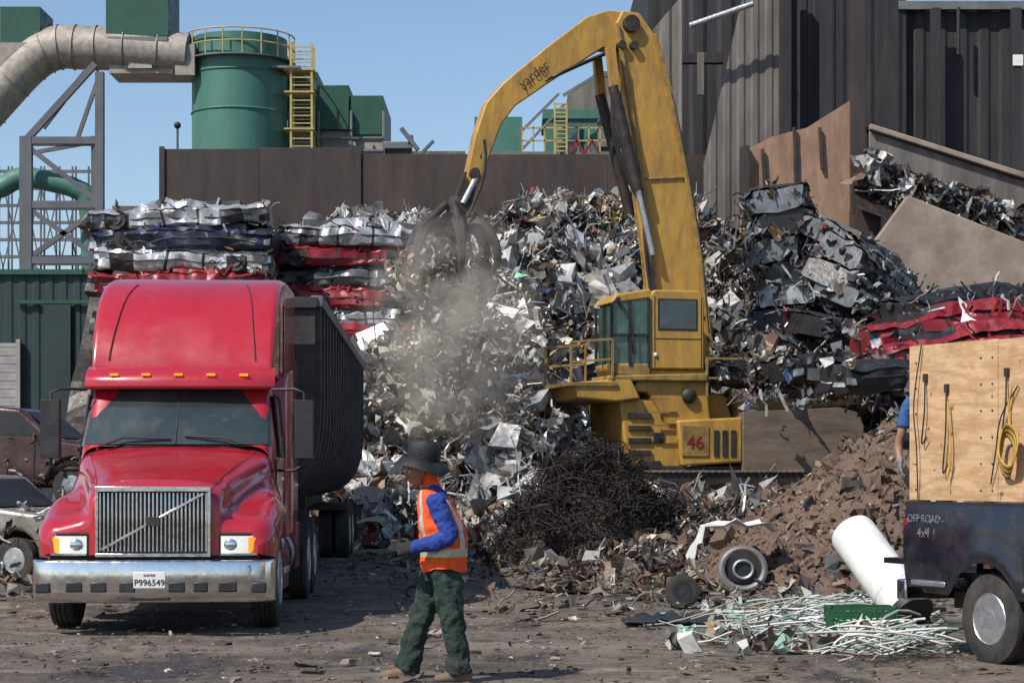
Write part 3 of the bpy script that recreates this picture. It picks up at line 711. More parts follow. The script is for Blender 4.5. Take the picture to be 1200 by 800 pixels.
# ---------------------------------------------------------------- wheels
def wheel(mb,c,r,w,side=1,axis='x',rim='white',dual=False):
    n=36
    def ring(a,rad): 
        if axis=='x': return [(c[0]+side*a,c[1]+rad*math.cos(q),c[2]+rad*math.sin(q)) for q in [2*math.pi*j/n for j in range(n)]]
        return [(c[0]+rad*math.cos(q),c[1]+side*a,c[2]+rad*math.sin(q)) for q in [2*math.pi*j/n for j in range(n)]]
    h=w/2; rr=r*.56
    prof=[(-h*.9,rr),(-h,r*.8),(-h*.85,r*.97),(-h*.6,r),(-h*.35,r),(-h*.33,r*.975),(-h*.27,r*.975),(-h*.25,r),(h*.0,r),(h*.02,r*.975),(h*.08,r*.975),(h*.1,r),(h*.35,r),(h*.37,r*.975),(h*.43,r*.975),(h*.45,r),(h*.62,r),(h*.86,r*.97),(h,r*.8),(h*.93,rr)]
    mb.loft([ring(a,q) for a,q in prof],'rubber',caps=False)
    mb.loft([ring(a,q) for a,q in [(h*.93,rr),(h*.98,rr*.97),(h*.85,rr*.9),(h*.3,rr*.84),(h*.28,rr*.5),(h*.75,rr*.42),(h*.95,rr*.36),(h*.98,rr*.05)]],rim)
    mb.loft([ring(a,q) for a,q in [(-h*.9,rr),(-h*.5,rr*.2)]],'black')
    for j in range(8):
        q=j*math.pi/4; cc=Vector(c)
        if axis=='x': p=cc+Vector((side*h*.30,rr*.67*math.cos(q),rr*.67*math.sin(q))); dv=Vector((side*.02,0,0))
        else: p=cc+Vector((rr*.67*math.cos(q),side*h*.30,rr*.67*math.sin(q))); dv=Vector((0,side*.02,0))
        mb.cyl(p,p+dv,rr*.115,'black',n=10)
def surf(mb,rows,k,nu=4,nv=4,kf=None):
    rows=[cr(r,nv) for r in rows]; cols=len(rows[0])
    R2=[cr([rows[i][j] for i in range(len(rows))],nu) for j in range(cols)]
    rings=[[R2[j][i] for j in range(cols)] for i in range(len(R2[0]))]
    mb.loft(rings,k,caps=False,closed=False,kf=kf); return rings
wreck((-8.25,31.0,.0),-.35,CP[7]); wreck((-8.3,33.6,1.1),-.12,M['pip'],tilt=.04); wreck((-9.6,35.5,.0),.3,CP[4])

# ---------------------------------------------------------------- semi truck
T=empty('semi_truck',(-3.53,20.0,0),math.radians(2.2))
mb=MB(); rows=[]
for (y,zt_,wc,zf,xf,zl) in [(.25,1.36,.60,1.0,1.02,.8),(.29,1.44,.64,1.07,1.10,.78),(.45,1.51,.67,1.15,1.17,.76),(.72,1.57,.70,1.22,1.2,.76),(1.0,1.64,.76,1.31,1.21,1.02),(1.3,1.71,.83,1.36,1.21,1.09),(1.6,1.78,.91,1.36,1.21,1.05),(1.86,1.84,.98,1.33,1.19,.8),(2.02,1.88,1.0,1.3,1.16,.75)]:
    hlf=[(0,zt_+.015),(wc*.5,zt_),(wc*.85,zt_-.045),(wc,zt_-.13),(wc+.04,max(zf+.03,zt_-.3)),((wc+xf)/2+.04,zf+.0),(xf-.09,zf-.03),(xf-.01,zf-.13),(xf,(zf+zl)/2-.03),(xf-.01,zl)]
    rows.append([(-a,y,b) for a,b in hlf[::-1]]+[(a,y,b) for a,b in hlf[1:]])
rg=surf(mb,rows,'red',4,3)
f=[Vector(p) for p in rg[0]]
mb.loft([f,[Vector((p.x,.245,.78)) for p in f]],'red',caps=False,closed=False)
mb.obj('hood_and_fenders',T,ang=50)
hr=rg
mb=MB()
for c_ in (20,33): mb.tube([Vector(r_[c_])+Vector((0,0,.002)) for r_ in hr[4:31]],.010,'red',n=6)
i_=hr[30]; mb.tube([Vector(p)+Vector((0,-.01,.004)) for p in i_[9:-9]],.008,'seam',n=5)
for s_ in(-1,1):
    mb.box(s_*1.0-.03,s_*1.0+.03,1.88,1.98,1.42,1.47,'black')
mb.obj('hood_trim',T)
mb=MB()
mb.box(-.9,.9,.9,2.2,.5,1.25,'black'); mb.box(-1.0,1.0,.3,.9,.45,1.0,'black'); mb.box(-.45,-.33,.4,8.2,.7,.95,'dark'); mb.box(.33,.45,.4,8.2,.7,.95,'dark'); mb.box(-.9,.9,5.6,5.8,.6,.9,'dark'); mb.box(-1,1,2.0,5.2,.5,.75,'dark')
mb.box(-.5,.5,6.3,7.3,.95,1.15,'dark')
mb.cyl((-.9,5.95,.52),(.9,5.95,.52),.09,'dark'); mb.cyl((-.9,7.2,.52),(.9,7.2,.52),.09,'dark')
mb.obj('chassis',T,bevel=.01)
def bump_path(z,off=0):
    return [(-1.2,.42-off,z),(-1.17,.2-off,z),(-1.02,.06-off,z),(-.6,-.0-off,z),(0,-.04-off,z),(.6,0-off,z),(1.02,.06-off,z),(1.17,.2-off,z),(1.2,.42-off,z)]
mb=MB(); surf(mb,[bump_path(.74,-.1),bump_path(.735,-.01),bump_path(.70,.01),bump_path(.56,.02),bump_path(.40,.0),bump_path(.33,-.04),bump_path(.32,-.12)],'chrome',4,5)
mb.obj('bumper',T,ang=50)
mb=MB()
def yb(x): return float(np.interp(abs(x),[0,.6,1.02,1.17,1.2],[-.06,-.02,.04,.18,.4]))
for x0,x1 in((-.82,-.66),(-.58,-.42),(-.30,-.14),(.18,.34),(.42,.56),(.66,.84)):
    mb.box(x0,x1,min(yb(x0),yb(x1))-.008,.1,.43,.53,'black')
mb.box(-.2,.2,-.03,.1,.35,.40,'black'); mb.box(-1.12,-.98,.02,.14,.42,.52,'black'); mb.box(.98,1.12,.02,.14,.42,.52,'black')
mb.obj('bumper_slots',T,bevel=.012)
mb=MB(); mb.box(-.155,.155,-.085,-.07,.47,.63,'white'); mb.obj('licence_plate',T,bevel=.006)
def text(body,size,loc,rot,parent,mk,name,ext=.002):
    c=bpy.data.curves.new(name,'FONT'); c.body=body; c.size=size; c.extrude=ext; c.align_x='CENTER'; c.materials.append(M[mk]); o=bpy.data.objects.new(name,c); S.collection.objects.link(o); o.location=loc; o.rotation_euler=rot; o.parent=parent; return o
text('P996549',.085,(0,-.088,.50),(math.pi/2,0,0),T,'black','plate_number'); text('ILLINOIS',.03,(0,-.088,.59),(math.pi/2,0,0),T,'redd','plate_state')
mb=MB()
gy=.21
mb.box(-.54,.54,gy,.3,.80,1.42,'black')
for i in range(27):
    x=-.52+i*.04; mb.box(x-.009,x+.009,gy-.03,gy-.002,.82,1.40,'chrome')
for a in((-.565,-.535,.78,1.44),(.535,.565,.78,1.44)): mb.box(a[0],a[1],gy-.05,gy+.06,a[2],a[3],'chrome')
mb.box(-.565,.565,gy-.052,gy+.06,1.41,1.46,'chrome'); mb.box(-.565,.565,gy-.052,gy+.06,.765,.80,'chrome')
mb.beam((-.5,gy-.045,.84),(.5,gy-.045,1.39),.025,'chrome',.02); mb.box(-.07,.07,gy-.06,gy-.03,1.07,1.16,'dark')
mb.obj('grille',T,bevel=.004)
mb=MB()
for s_ in(-1,1):
    surf(mb,[[(s_*.66,.235,z0_+.0),(s_*.85,.225,z0_),(s_*1.0,.27,z0_),(s_*1.1,.42,z0_)] for z0_ in(.80,.88,.97)],'hl')
    surf(mb,[[(s_*.64,.24,z0_+.0),(s_*.84,.232,z0_),(s_*1.0,.28,z0_),(s_*1.11,.44,z0_)] for z0_ in(.77,.88,1.0)],'black')
    surf(mb,[[(s_*.93,.232,z0_),(s_*1.0,.258,z0_),(s_*1.07,.33,z0_),(s_*1.13,.46,z0_)] for z0_ in(.81,.88,.955)],'amber')
    mb.ball((s_*.76,.232,.885),(.07,.02,.06),'chrome',12)
    mb.beam((s_*.66,.225,.79),(s_*1.0,.255,.79),.02,'chrome',.02)
mb.obj('headlights',T)
mb=MB(); rows=[]
for (y,zt_,wt,wb) in [(1.98,1.90,1.0,1.04),(2.12,2.06,1.0,1.05),(2.30,2.32,.98,1.06),(2.46,2.56,.965,1.06),(2.62,2.68,.955,1.06),(2.9,2.72,.95,1.06),(3.35,2.74,.96,1.06)]:
    h=[(0,zt_+.02),(wt*.6,zt_),(wt*.9,zt_-.04),(wt,zt_-.15),(wb,max(1.7,zt_-.75)) if zt_>2.5 else (wb*.995,max(1.62,zt_-.5)),(wb,1.4),(wb,1.0),(wb-.02,.62)]
    rows.append([(-a,y,b) for a,b in h[::-1]]+[(a,y,b) for a,b in h[1:]])
surf(mb,rows,'red',3,3); mb.obj('cab',T,ang=50)
mb=MB()
ws=lambda k,off=0,inf=0:[[(x*(wd+inf),yy+.13*abs(x)**3-off,z) for x in(-1,-.8,-.4,0,.4,.8,1)] for yy,z,wd in((1.93-inf*.3,1.90-inf*.6,.985),(2.10,2.12,.965),(2.27,2.34,.94),(2.40+inf*.3,2.52+inf*.6,.915))]
surf(mb,ws(0,.0,.035),'black',3,3); surf(mb,ws(0,.02,0),'glass',3,3)
mb.tube([(-.75,1.90,1.90),(-.55,1.92,1.97),(-.05,1.93,1.96)],.012,'black'); mb.tube([(.75,1.90,1.90),(.5,1.92,1.97),(.1,1.95,1.99)],.012,'black')
mb.tube([(0,1.90,1.90),(0,2.25,2.34),(0,2.38,2.52)],.008,'black',n=6)
for s_ in(-1,1):
    q=[(s_*(1.066),2.35,1.78),(s_*1.066,3.15,1.78),(s_*1.0,3.15,2.44),(s_*.998,2.52,2.44)]
    mb.add([(a+s_*.012,b_,c_) for a,b_,c_ in q],[(0,1,2,3)],'glass')
    for i in range(4): mb.tube([Vector(q[i])+Vector((s_*.012,0,0)),Vector(q[(i+1)%4])+Vector((s_*.012,0,0))],.018,'black',n=6)
mb.obj('windows',T)
mb=MB()
surf(mb,[[(x*1.03,yy+.16*abs(x)**3,z) for x in(-1,-.8,-.4,0,.4,.8,1)] for yy,z in((2.42,2.52),(2.2,2.50),(2.17,2.56),(2.22,2.66),(2.40,2.75),(2.75,2.78))],'red',3,3)
for x in(-.7,-.35,0,.35,.7): mb.box(x-.045,x+.045,2.17+.16*abs(x)**3,2.24+.1,2.645,2.67,'amber')
mb.obj('sun_visor',T,ang=50)
mb=MB()
for s_ in(-1,1):
    mb.box(min(s_*1.05,s_*1.075),max(s_*1.05,s_*1.075),3.0,3.14,1.5,1.55,'chrome')
    for y in(2.18,3.28): mb.box(min(s_*1.05,s_*1.068),max(s_*1.05,s_*1.068),y,y+.015,.75,1.75,'black')
    mb.box(min(s_*.6,s_*1.14),max(s_*.6,s_*1.14),2.05,2.9,.33,.8,'red'); mb.box(min(s_*1.12,s_*1.16),max(s_*1.12,s_*1.16),2.2,2.8,.5,.56,'alu')
    mb.cyl((s_*.82,2.95,.66),(s_*.82,4.4,.66),.31,'alu',n=28)
    for y in(3.2,4.1): mb.tube([(s_*.82+.32*math.cos(a),y,.66+.32*math.sin(a)) for a in np.linspace(0,6.28,28)],.02,'dark')
    mb.box(min(s_*.7,s_*1.12),max(s_*.7,s_*1.12),4.5,5.1,.45,1.0,'red')
mb.obj('side_equipment',T,bevel=.03,seg=3)
mb=MB()
def rr_(y,w,z0,z1,rad=.12):
    out=[]
    for cx_,cz_,a0 in((w-rad,z1-rad,0),(-w+rad,z1-rad,90),(-w+.04,z0+.04,180),(w-.04,z0+.04,270)):
        r_=rad if cz_>z0+.1 else .04
        for i in range(6):
            a=math.radians(a0+i*18); out.append((cx_+r_*math.cos(a),y,cz_+r_*math.sin(a)+(.03*(1-(cx_/w)**2) if cz_>z0+.1 else 0)))
    return out
mb.loft([rr_(3.36,1.07,.85,2.7),rr_(3.4,1.09,.85,2.75),rr_(5.25,1.09,.85,3.0),rr_(5.3,1.07,.87,2.98)],'red')
FR=[(2.50,.97,2.74,.03),(2.53,.98,2.84,.04),(2.62,.99,3.02,.05),(2.78,1.0,3.24,.06),(3.0,1.01,3.45,.08),(3.25,1.02,3.62,.10),(3.55,1.03,3.75,.12),(3.95,1.04,3.84,.13),(4.6,1.05,3.88,.14),(5.3,1.05,3.87,.14),(5.36,1.03,3.83,.13)]
FR2=cr(FR,3)
mb.loft([rr_(y,w,2.66,z1,max(.02,r_)) for y,w,z1,r_ in FR2],'red')
mb.obj('sleeper_and_fairing',T,ang=40)
mb=MB()
for s_ in(-1,1):
    P=[(s_*.80,2.515,2.83),(s_*.78,2.61,3.025),(s_*.75,2.77,3.245),(s_*.72,2.99,3.455),(s_*.68,3.24,3.625),(s_*.62,3.5,3.745)]; mb.tube(cr(P,4),.009,'seam',n=6)
    mb.box(min(s_*1.085,s_*1.10),max(s_*1.085,s_*1.10),4.2,4.7,1.9,2.3,'glass')
    mb.cyl((s_*.9,5.45,.9),(s_*.9,5.45,3.5),.07,'chrome')
    mb.box(min(s_*1.04,s_*1.058),max(s_*1.04,s_*1.058),3.34,3.355,2.7,3.5,'seam')
mb.box(-1.0,1.0,2.6,5.2,2.655,2.662,'seam')
mb.obj('fairing_trim',T)
mb=MB()
for s_ in(-1,1):
    xm=s_*1.36; mb.box(xm-.1,xm+.1,2.05,2.2,1.75,2.38,'black')
    mb.tube([(s_*1.0,2.3,2.5),(s_*1.26,2.15,2.5),(xm,2.13,2.46),(xm,2.13,1.68),(s_*1.25,2.15,1.62),(s_*1.05,2.25,1.62)],.018,'black')
mb.obj('mirrors',T,bevel=.04,seg=3)
mb=MB()
for s_ in(-1,1):
    wheel(mb,(s_*1.03,1.3,.505),.505,.28,s_,rim='alu')
    for y in(5.95,7.22):
        wheel(mb,(s_*1.06,y,.505),.505,.26,s_,rim='alu'); wheel(mb,(s_*.74,y,.505),.505,.26,s_,rim='alu')
mb.obj('wheels',T)
mb=MB()
for s_ in(-1,1):
    surf(mb,[[(s_*x,5.95+.62*math.cos(a),.505+.62*math.sin(a)) for x in(.6,.9,1.2)] for a in np.linspace(1.57,2.9,5)],'black',2,1)
    mb.box(min(s_*.62,s_*1.18),max(s_*.62,s_*1.18),7.85,7.88,.25,1.0,'black')
mb.obj('mudguards',T)
# ---------------------------------------------------------------- trailer
TR=empty('scrap_trailer',(-3.53,20.0,0),math.radians(2.2))
y0,y1=5.75,21.8
hs=[(1.27,3.72),(1.27,3.0),(1.27,2.4),(1.24,2.0),(1.12,1.62),(.88,1.34),(.5,1.2),(0,1.17)]
full=[(-a,b) for a,b in hs]+[(a,b) for a,b in hs[::-1][1:]]; full=[tuple(p) for p in cr(full,3)]
mb=MB()
inner=[(a*.955,b+ (0.05 if b<3.6 else 0)) for a,b in full]
mb.loft([[(a,y0,b) for a,b in full],[(a,y1,b) for a,b in full]],'tub',caps=False,closed=False)
mb.loft([[(a,y0+.05,b) for a,b in inner],[(a,y1,b) for a,b in inner]],'tub',caps=False,closed=False)
mb.add([(a,y0,b) for a,b in full],[list(range(len(full)))],'tub')
mb.add([(a,y1,b) for a,b in full],[list(range(len(full)))],'tub')
mb.obj('tub',TR,ang=40,recalc=False)
mb=MB()
for i in range(20):
    y=y0+.1+i*(y1-y0-.25)/19
    ou=[(a*1.055,b-.04 if b<2 else b) for a,b in full]
    mb.loft([[(a,y,b) for a,b in full],[(a,y,b) for a,b in ou],[(a,y+.1,b) for a,b in ou],[(a,y+.1,b) for a,b in full]],'tub',caps=False,closed=False)
for s_ in(-1,1): mb.box(min(s_*1.22,s_*1.37),max(s_*1.22,s_*1.37),y0-.02,y1+.02,3.68,3.82,'greyst'); 
mb.box(-1.3,1.3,y0-.06,y0+.1,3.66,3.80,'tub')
mb.box(-.5,-.38,y0+.3,y1,.98,1.18,'dark'); mb.box(.38,.5,y0+.3,y1,.98,1.18,'dark')
for s_ in(-.8,.8): mb.box(s_-.06,s_+.06,10.5,10.62,.3,1.4,'dark')
mb.box(-1.2,1.2,y1-.1,y1+.05,.55,.7,'redd'); mb.box(-1.15,1.15,17.6,20.9,.9,1.0,'dark')
for s_ in(-1,1): mb.box(s_*.9-.32,s_*.9+.32,20.95,20.98,.2,1.0,'black')
mb.obj('ribs_and_frame',TR,bevel=.01)
mb=MB()
for y in(18.2,19.6):
    for s_ in(-1,1):
        wheel(mb,(s_*1.08,y,.505),.505,.26,s_,rim='alu'); wheel(mb,(s_*.76,y,.505),.505,.26,s_,rim='alu')
mb.obj('trailer_wheels',TR)

# ---------------------------------------------------------------- material handler
yaw=math.radians(14); MH=empty('material_handler',(3.4,48,0),yaw); cy=math.cos(yaw)
def L(u,v): return (((u-600)*.02-3.4)/cy,1.6+(553-v)*.02)
def L3(u,v,y): a=L(u,v); return (a[0],y,a[1])
mb=MB()
mb.prism([L(*p) for p in [(838,500),(834,400),(822,300),(804,200),(784,100),(768,40),(750,16),(730,14),(722,30),(733,95),(751,200),(765,300),(776,400),(790,500)]],.05,.75,'yel')
mb.obj('boom',MH,bevel=.03)
mb=MB()
mb.prism([L(*p) for p in [(750,40),(744,16),(716,13),(690,22),(640,62),(592,104),(572,128),(560,165),(550,214),(556,224),(566,220),(576,190),(590,152),(606,130),(650,98),(708,58),(735,60)]],.16,.64,'yel')
mb.obj('stick',MH,bevel=.03)
mb=MB()
for y in(.0,.76):
    for a,b in (((722,30),(733,95)),((733,95),(751,200)),((751,200),(765,300)),((765,300),(776,400))): mb.beam(L3(*a,y),L3(*b,y),.09,'yeld',.07)
    for a,b in (((834,400),(822,300)),((822,300),(804,200)),((804,200),(784,100)),((784,100),(768,40))): mb.beam(L3(*a,y),L3(*b,y),.09,'yeld',.07)
for (a,b) in (((757,210),(806,206)),((775,372),(832,368))): mb.beam(L3(*a,.03),L3(*b,.03),.05,'yeld',.05)
mb.cyl(L3(739,30,-.1),L3(739,30,.9),.2,'dark'); mb.cyl(L3(812,455,-.1),L3(812,455,.9),.3,'dark'); mb.cyl(L3(558,210,0),L3(558,210,.8),.12,'dark')
for u in (742,728): mb.cyl(L3(u,55,-.08),L3(u,55,.88),.1,'dark')
mb.tube([L3(772,60,-.0),L3(790,120,-.02),L3(808,200,-.02),L3(824,300,-.02),L3(832,390,-.02)],.025,'dark',n=6)
mb.obj('boom_fittings',MH,bevel=.01)
mb=MB()
mb.cyl(L3(716,105,-.15),L3(745,225,-.15),.13,'dark'); mb.cyl(L3(745,225,-.15),L3(762,300,-.15),.07,'alu'); mb.cyl(L3(716,105,.95),L3(752,245,.95),.13,'dark'); mb.beam(L3(712,60,-.15),L3(718,112,-.15),.2,'yel')
mb.beam(L3(712,60,.95),L3(718,112,.95),.2,'yel')
def hose(a,b,y,sag,r=.035):
    p=Vector(L3(*a,y));q=Vector(L3(*b,y)); mb.tube([p+(q-p)*t_+Vector((-sag*math.sin(t_*math.pi),U(-.03,.03),-sag*.4*math.sin(t_*math.pi))) for t_ in np.linspace(0,1,10)],r,'black')
for i in range(5): hose((716+i*3,58),(750+i*2,240),-.1+i*.12,.12+.07*i,.03)
for i in range(3): hose((640,100),(715,62),0.1+i*.2,.25)
for i in range(4): hose((568,172),(548,262),.0+i*.2,-.2+.12*i)
for i in range(3): hose((752,240),(785,420),-.12,.1+.05*i)
mb.obj('cylinders_and_hoses',MH)
mb=MB(); gx,gz=L(546,238)
mb.beam(L3(556,210,.4),L3(546,240,.4),.3,'dark',.35); mb.cyl((gx,.4,gz),(gx-.1,.4,gz-.5),.28,'dark'); mb.beam((gx-.1,.4,gz-.4),(gx-.2,.4,gz-.9),.6,'dark',.6)
mb.cyl(L3(560,215,.1),L3(545,245,.1),.07,'alu'); 
c0=Vector((gx-.2,.4,gz-.65))
for i in range(6):
    a=i/6*6.283+.5; dr=Vector((math.cos(a),math.sin(a),0))
    P=[c0+dr*.2,c0+dr*.7+Vector((0,0,.02)),c0+dr*1.02+Vector((0,0,-.4)),c0+dr*1.08+Vector((0,0,-.85)),c0+dr*.85+Vector((0,0,-1.25))]
    mb.tube(cr(P,4),[.19-.009*j for j in range(17)],'dark',n=6)
    mb.cyl(c0+dr*.2+Vector((0,0,.5)),c0+dr*.75+Vector((0,0,.05)),.09,'dark',n=10)
mb.obj('grapple',MH,ang=50)
gs=Scrap(); GP=[(7,(.50,.42,.34)),(6,(.30,.21,.15)),(3,(.6,.57,.52)),(3,(.12,.1,.09))]
for i in range(620):
    v=rng.normal(size=3); v/=np.linalg.norm(v); v*=np.array((1.3,.85,.75))*R()**.4
    piece(gs,(c0.x-.25+v[0],c0.y+v[1],c0.z-1.15+v[2]),U(.15,.5),GP,('s','s','c','t'))
for i in range(330):
    k=R(); piece(gs,(c0.x-.2+rng.normal()*.45*(1+k),c0.y+rng.normal()*.5,c0.z-1.6-3.3*k),U(.05,.28),GP,('s','c','b'))
gs.obj('grapple_load',M['scrap'],MH)
mb=MB(); ya,yb_=-1.45,-.2
mb.prism([L(*p) for p in [(738,436),(738,352),(745,346),(797,346),(802,356),(802,436)]],ya,yb_,'yel')
mb.prism([L(*p) for p in [(694,362),(700,352),(740,345),(740,356),(702,362)]],ya,yb_,'yel')
mb.prism([L(*p) for p in [(694,436),(694,430),(740,430),(740,444),(700,444)]],ya,yb_,'yeld')
mb.prism([L(*p) for p in [(690,444),(690,450),(806,450),(806,440)]],ya-.05,yb_+.05,'yeld')
mb.obj('cab_shell',MH,bevel=.04,seg=3)
mb=MB()
mb.prism([L(*p) for p in [(697,430),(697,364),(704,358),(738,356),(738,430)]],ya+.03,yb_-.03,'ggl')
mb.box(*sorted((L(750,0)[0],L(792,0)[0])),ya-.015,ya+.02,L(0,390)[1],L(0,358)[1],'glass')
mb.box(*sorted((L(805,0)[0]-.03,L(805,0)[0]-.0)),ya+.3,yb_-.3,L(0,395)[1],L(0,358)[1],'glass')
for (a,b) in (((695,364),(695,436)),((695,364),(704,356)),((716,360),(716,432)),((738,356),(738,434)),((697,398),(738,398))): 
    mb.beam(L3(*a,ya),L3(*b,ya),.06,'black',.06)
for y in(ya,yb_,(ya+yb_)/2): mb.beam(L3(695,364,y),L3(695,434,y),.06,'black',.06)
mb.tube([L3(700,356,ya-.02),L3(716,380,ya-.1),L3(722,420,ya-.05)],.02,'black')
mb.box(*sorted((L(748,0)[0],L(794,0)[0])),ya-.01,ya+.01,L(0,392)[1],L(0,356)[1],'black')
for u in (744,798): mb.box(*sorted((L(u,0)[0],L(u+.8,0)[0])),ya-.008,ya,L(0,434)[1],L(0,354)[1],'black')
mb.box(*sorted((L(744,0)[0],L(799,0)[0])),ya-.008,ya,L(0,402)[1],L(0,401)[1],'black')
mb.obj('cab_glazing',MH)
mb=MB()
mb.prism([L(*p) for p in [(738,436),(806,436),(812,500),(760,500),(738,462),(716,462)]],-1.35,-.3,'yel')
mb.prism([L(*p) for p in [(652,452),(716,446),(728,470),(700,474),(656,470)]],-1.5,.9,'yel')
mb.prism([L(*p) for p in [(706,470),(770,470),(778,548),(722,548),(712,520)]],-1.3,1.3,'yel')
mb.prism([L(*p) for p in [(770,494),(846,490),(846,542),(776,546)]],-1.5,1.6,'yel')
mb.prism([L(*p) for p in [(790,462),(835,462),(846,494),(790,494)]],-.9,1.2,'yel')
mb.obj('upper_body',MH,bevel=.05,seg=3)
mb=MB()
mb.prism([L(*p) for p in [(846,484),(960,478),(984,484),(990,500),(988,540),(972,554),(846,556)]],-1.55,1.65,'rustcw')
mb.prism([L(*p) for p in [(846,470),(985,466),(990,474),(846,484)]],-1.2,1.5,'yeld')
mb.prism([L(*p) for p in [(738,546),(880,546),(880,560),(738,560)]],-1.4,1.4,'dark')
mb.cyl(L3(815,548,0),L3(815,572,0),1.0,'dark',n=32)
mb.box(*sorted((L(775,0)[0],L(806,0)[0])),-1.53,-1.49,L(0,535)[1],L(0,500)[1],'yeld')
mb.box(*sorted((L(745,0)[0],L(757,0)[0])),-1.34,-1.3,L(0,520)[1],L(0,508)[1],'black')
for u,v in((716,486),(716,500),(716,514),(716,528),(727,540)): mb.box(*sorted((L(u,0)[0],L(u+26,0)[0])),-1.36,-1.29,L(0,v+6)[1],L(0,v)[1],'dark')
for u in (812,822,832): mb.box(*sorted((L(u,0)[0],L(u+6,0)[0])),-1.53,-1.49,L(0,535)[1],L(0,505)[1],'dark')
mb.ball(L3(785,466,-1.4),(.18,.1,.18),'dark',12); mb.ball(L3(745,420,-1.47),(.05,.03,.05),'white',8)
mb.obj('counterweight_and_frame',MH,bevel=.05,seg=3)
for s_ in(-1,1):
    tm=MB(); yc=s_*1.35-.0; P=[]; x0,x1=L(735,0)[0],L(925,0)[0]; r_=.42; zc=.75+r_
    for i in range(9): a=math.pi/2+i*math.pi/8; P.append((x0+r_*math.cos(a),zc+r_*math.sin(a)))
    for i in range(9): a=-math.pi/2+i*math.pi/8; P.append((x1+r_*math.cos(a),zc+r_*math.sin(a)))
    tm.prism(P,yc-.28,yc+.28,'dark')
    for i in range(26): 
        x=x0+(x1-x0)*i/25; tm.box(x-.06,x+.06,yc-.34,yc+.34,zc+r_,zc+r_+.05,'rustcw'); tm.box(x-.06,x+.06,yc-.34,yc+.34,zc-r_-.04,zc-r_,'rustcw')
    for i in range(5): x=x0+(x1-x0)*i/4; tm.cyl((x,yc-.33,zc-.05),(x,yc+.33,zc-.05),.26,'rustcw')
    tm.obj('track_left' if s_<0 else 'track_right',MH,bevel=.01)
mb=MB()
def rail(P,y,h=.9,k='yeld'):
    for hh in(h,h*.5):
        for a,b in zip(P[:-1],P[1:]): mb.beam(Vector(L3(*a,y))+Vector((0,0,hh)),Vector(L3(*b,y))+Vector((0,0,hh)),.05,k)
    for a,b in zip(P[:-1],P[1:]):
        p=Vector(L3(*a,y));q=Vector(L3(*b,y)); n_=max(1,int((q-p).length/.8))
        for i in range(n_+1): c_=p+(q-p)*i/n_; mb.beam(c_,c_+Vector((0,0,h)),.05,k)
rail([(648,452),(695,448)],-1.5); rail([(648,452),(695,448)],.7); rail([(805,468),(860,468),(915,468),(975,466)],-1.45); rail([(840,468),(975,466)],1.5)
mb.box(*sorted((L(645,0)[0],L(700,0)[0])),-1.55,.9,L(0,456)[1],L(0,452)[1],'yeld')
for v in(470,485,500): mb.beam(L3(738,v,-1.5),L3(760,v,-1.5),.04,'yeld')
mb.obj('railings',MH)
text('46',.42,L3(790,526,-1.54),(math.pi/2,0,0),MH,'redd','unit_number')
text('yarder',.32,L3(630,97,.12),(math.pi/2,-math.radians(40),0),MH,'dark','stick_lettering')

# dust raised by the falling load
mb=MB(); DR=(2.2,1.5,2.9); DC=(-1.35,45.2,4.7); mb.ball((0,0,0),DR,'white',20); do=mb.obj('dust_cloud'); do.location=DC
dmt=bpy.data.materials.new('dust_volume'); dmt.use_nodes=True; t=dmt.node_tree; t.nodes.clear()
out=t.nodes.new('ShaderNodeOutputMaterial'); pv=t.nodes.new('ShaderNodeVolumePrincipled'); pv.inputs['Color'].default_value=(.96,.86,.73,1); pv.inputs['Anisotropy'].default_value=.0
tc=t.nodes.new('ShaderNodeTexCoord'); nn=noisen(t,tc.outputs['Object'],1.0,5,.65); mr=ramp(t,nn,.42,.68)
vm=t.nodes.new('ShaderNodeVectorMath'); vm.operation='DIVIDE'; vm.inputs[1].default_value=DR; t.links.new(tc.outputs['Object'],vm.inputs[0])
vl=t.nodes.new('ShaderNodeVectorMath'); vl.operation='LENGTH'; t.links.new(vm.outputs[0],vl.inputs[0]); fo=ramp(t,vl.outputs['Value'],1.0,.15)
mu=t.nodes.new('ShaderNodeMath'); mu.operation='MULTIPLY'; t.links.new(mr,mu.inputs[0]); t.links.new(fo,mu.inputs[1])
mu2=t.nodes.new('ShaderNodeMath'); mu2.operation='MULTIPLY'; t.links.new(mu.outputs[0],mu2.inputs[0]); mu2.inputs[1].default_value=1.9
t.links.new(mu2.outputs[0],pv.inputs['Density']); t.links.new(pv.outputs[0],out.inputs['Volume'])
do.data.materials.clear(); do.data.materials.append(dmt)

# ---------------------------------------------------------------- pickup
PK=empty('pickup_truck',(3.93,16.95,0),math.atan2(-.907,.42))
RX=-1.12
def side(mb,y,out):
    xs=list(np.linspace(RX,1.02,50)); rows_=[]
    def zl(x): return max(.56,.38+math.sqrt(max(0,.47**2-x*x))) if abs(x)<.47 else (.56 if x>-0.9 else .60)
    for t_ in np.linspace(0,1,9):
        r_=[]
        for x in xs:
            z=zl(x)*(1-t_)+1.32*t_; bul=.035*math.sin(t_*math.pi)-.03*(1 if .52<t_<.62 else 0)
            fl=.05*math.exp(-((z-.38)**2+x*x-.5**2)**2*60)
            r_.append((x,y+out*(bul+fl),z))
        rows_.append(r_)
    mb.loft(rows_,'pp',caps=False,closed=False)
mb=MB(); side(mb,0,-1); side(mb,1.95,1)
mb.box(RX,1.04,0.0,.10,1.30,1.345,'black'); mb.box(RX,1.04,1.85,1.95,1.30,1.345,'black')
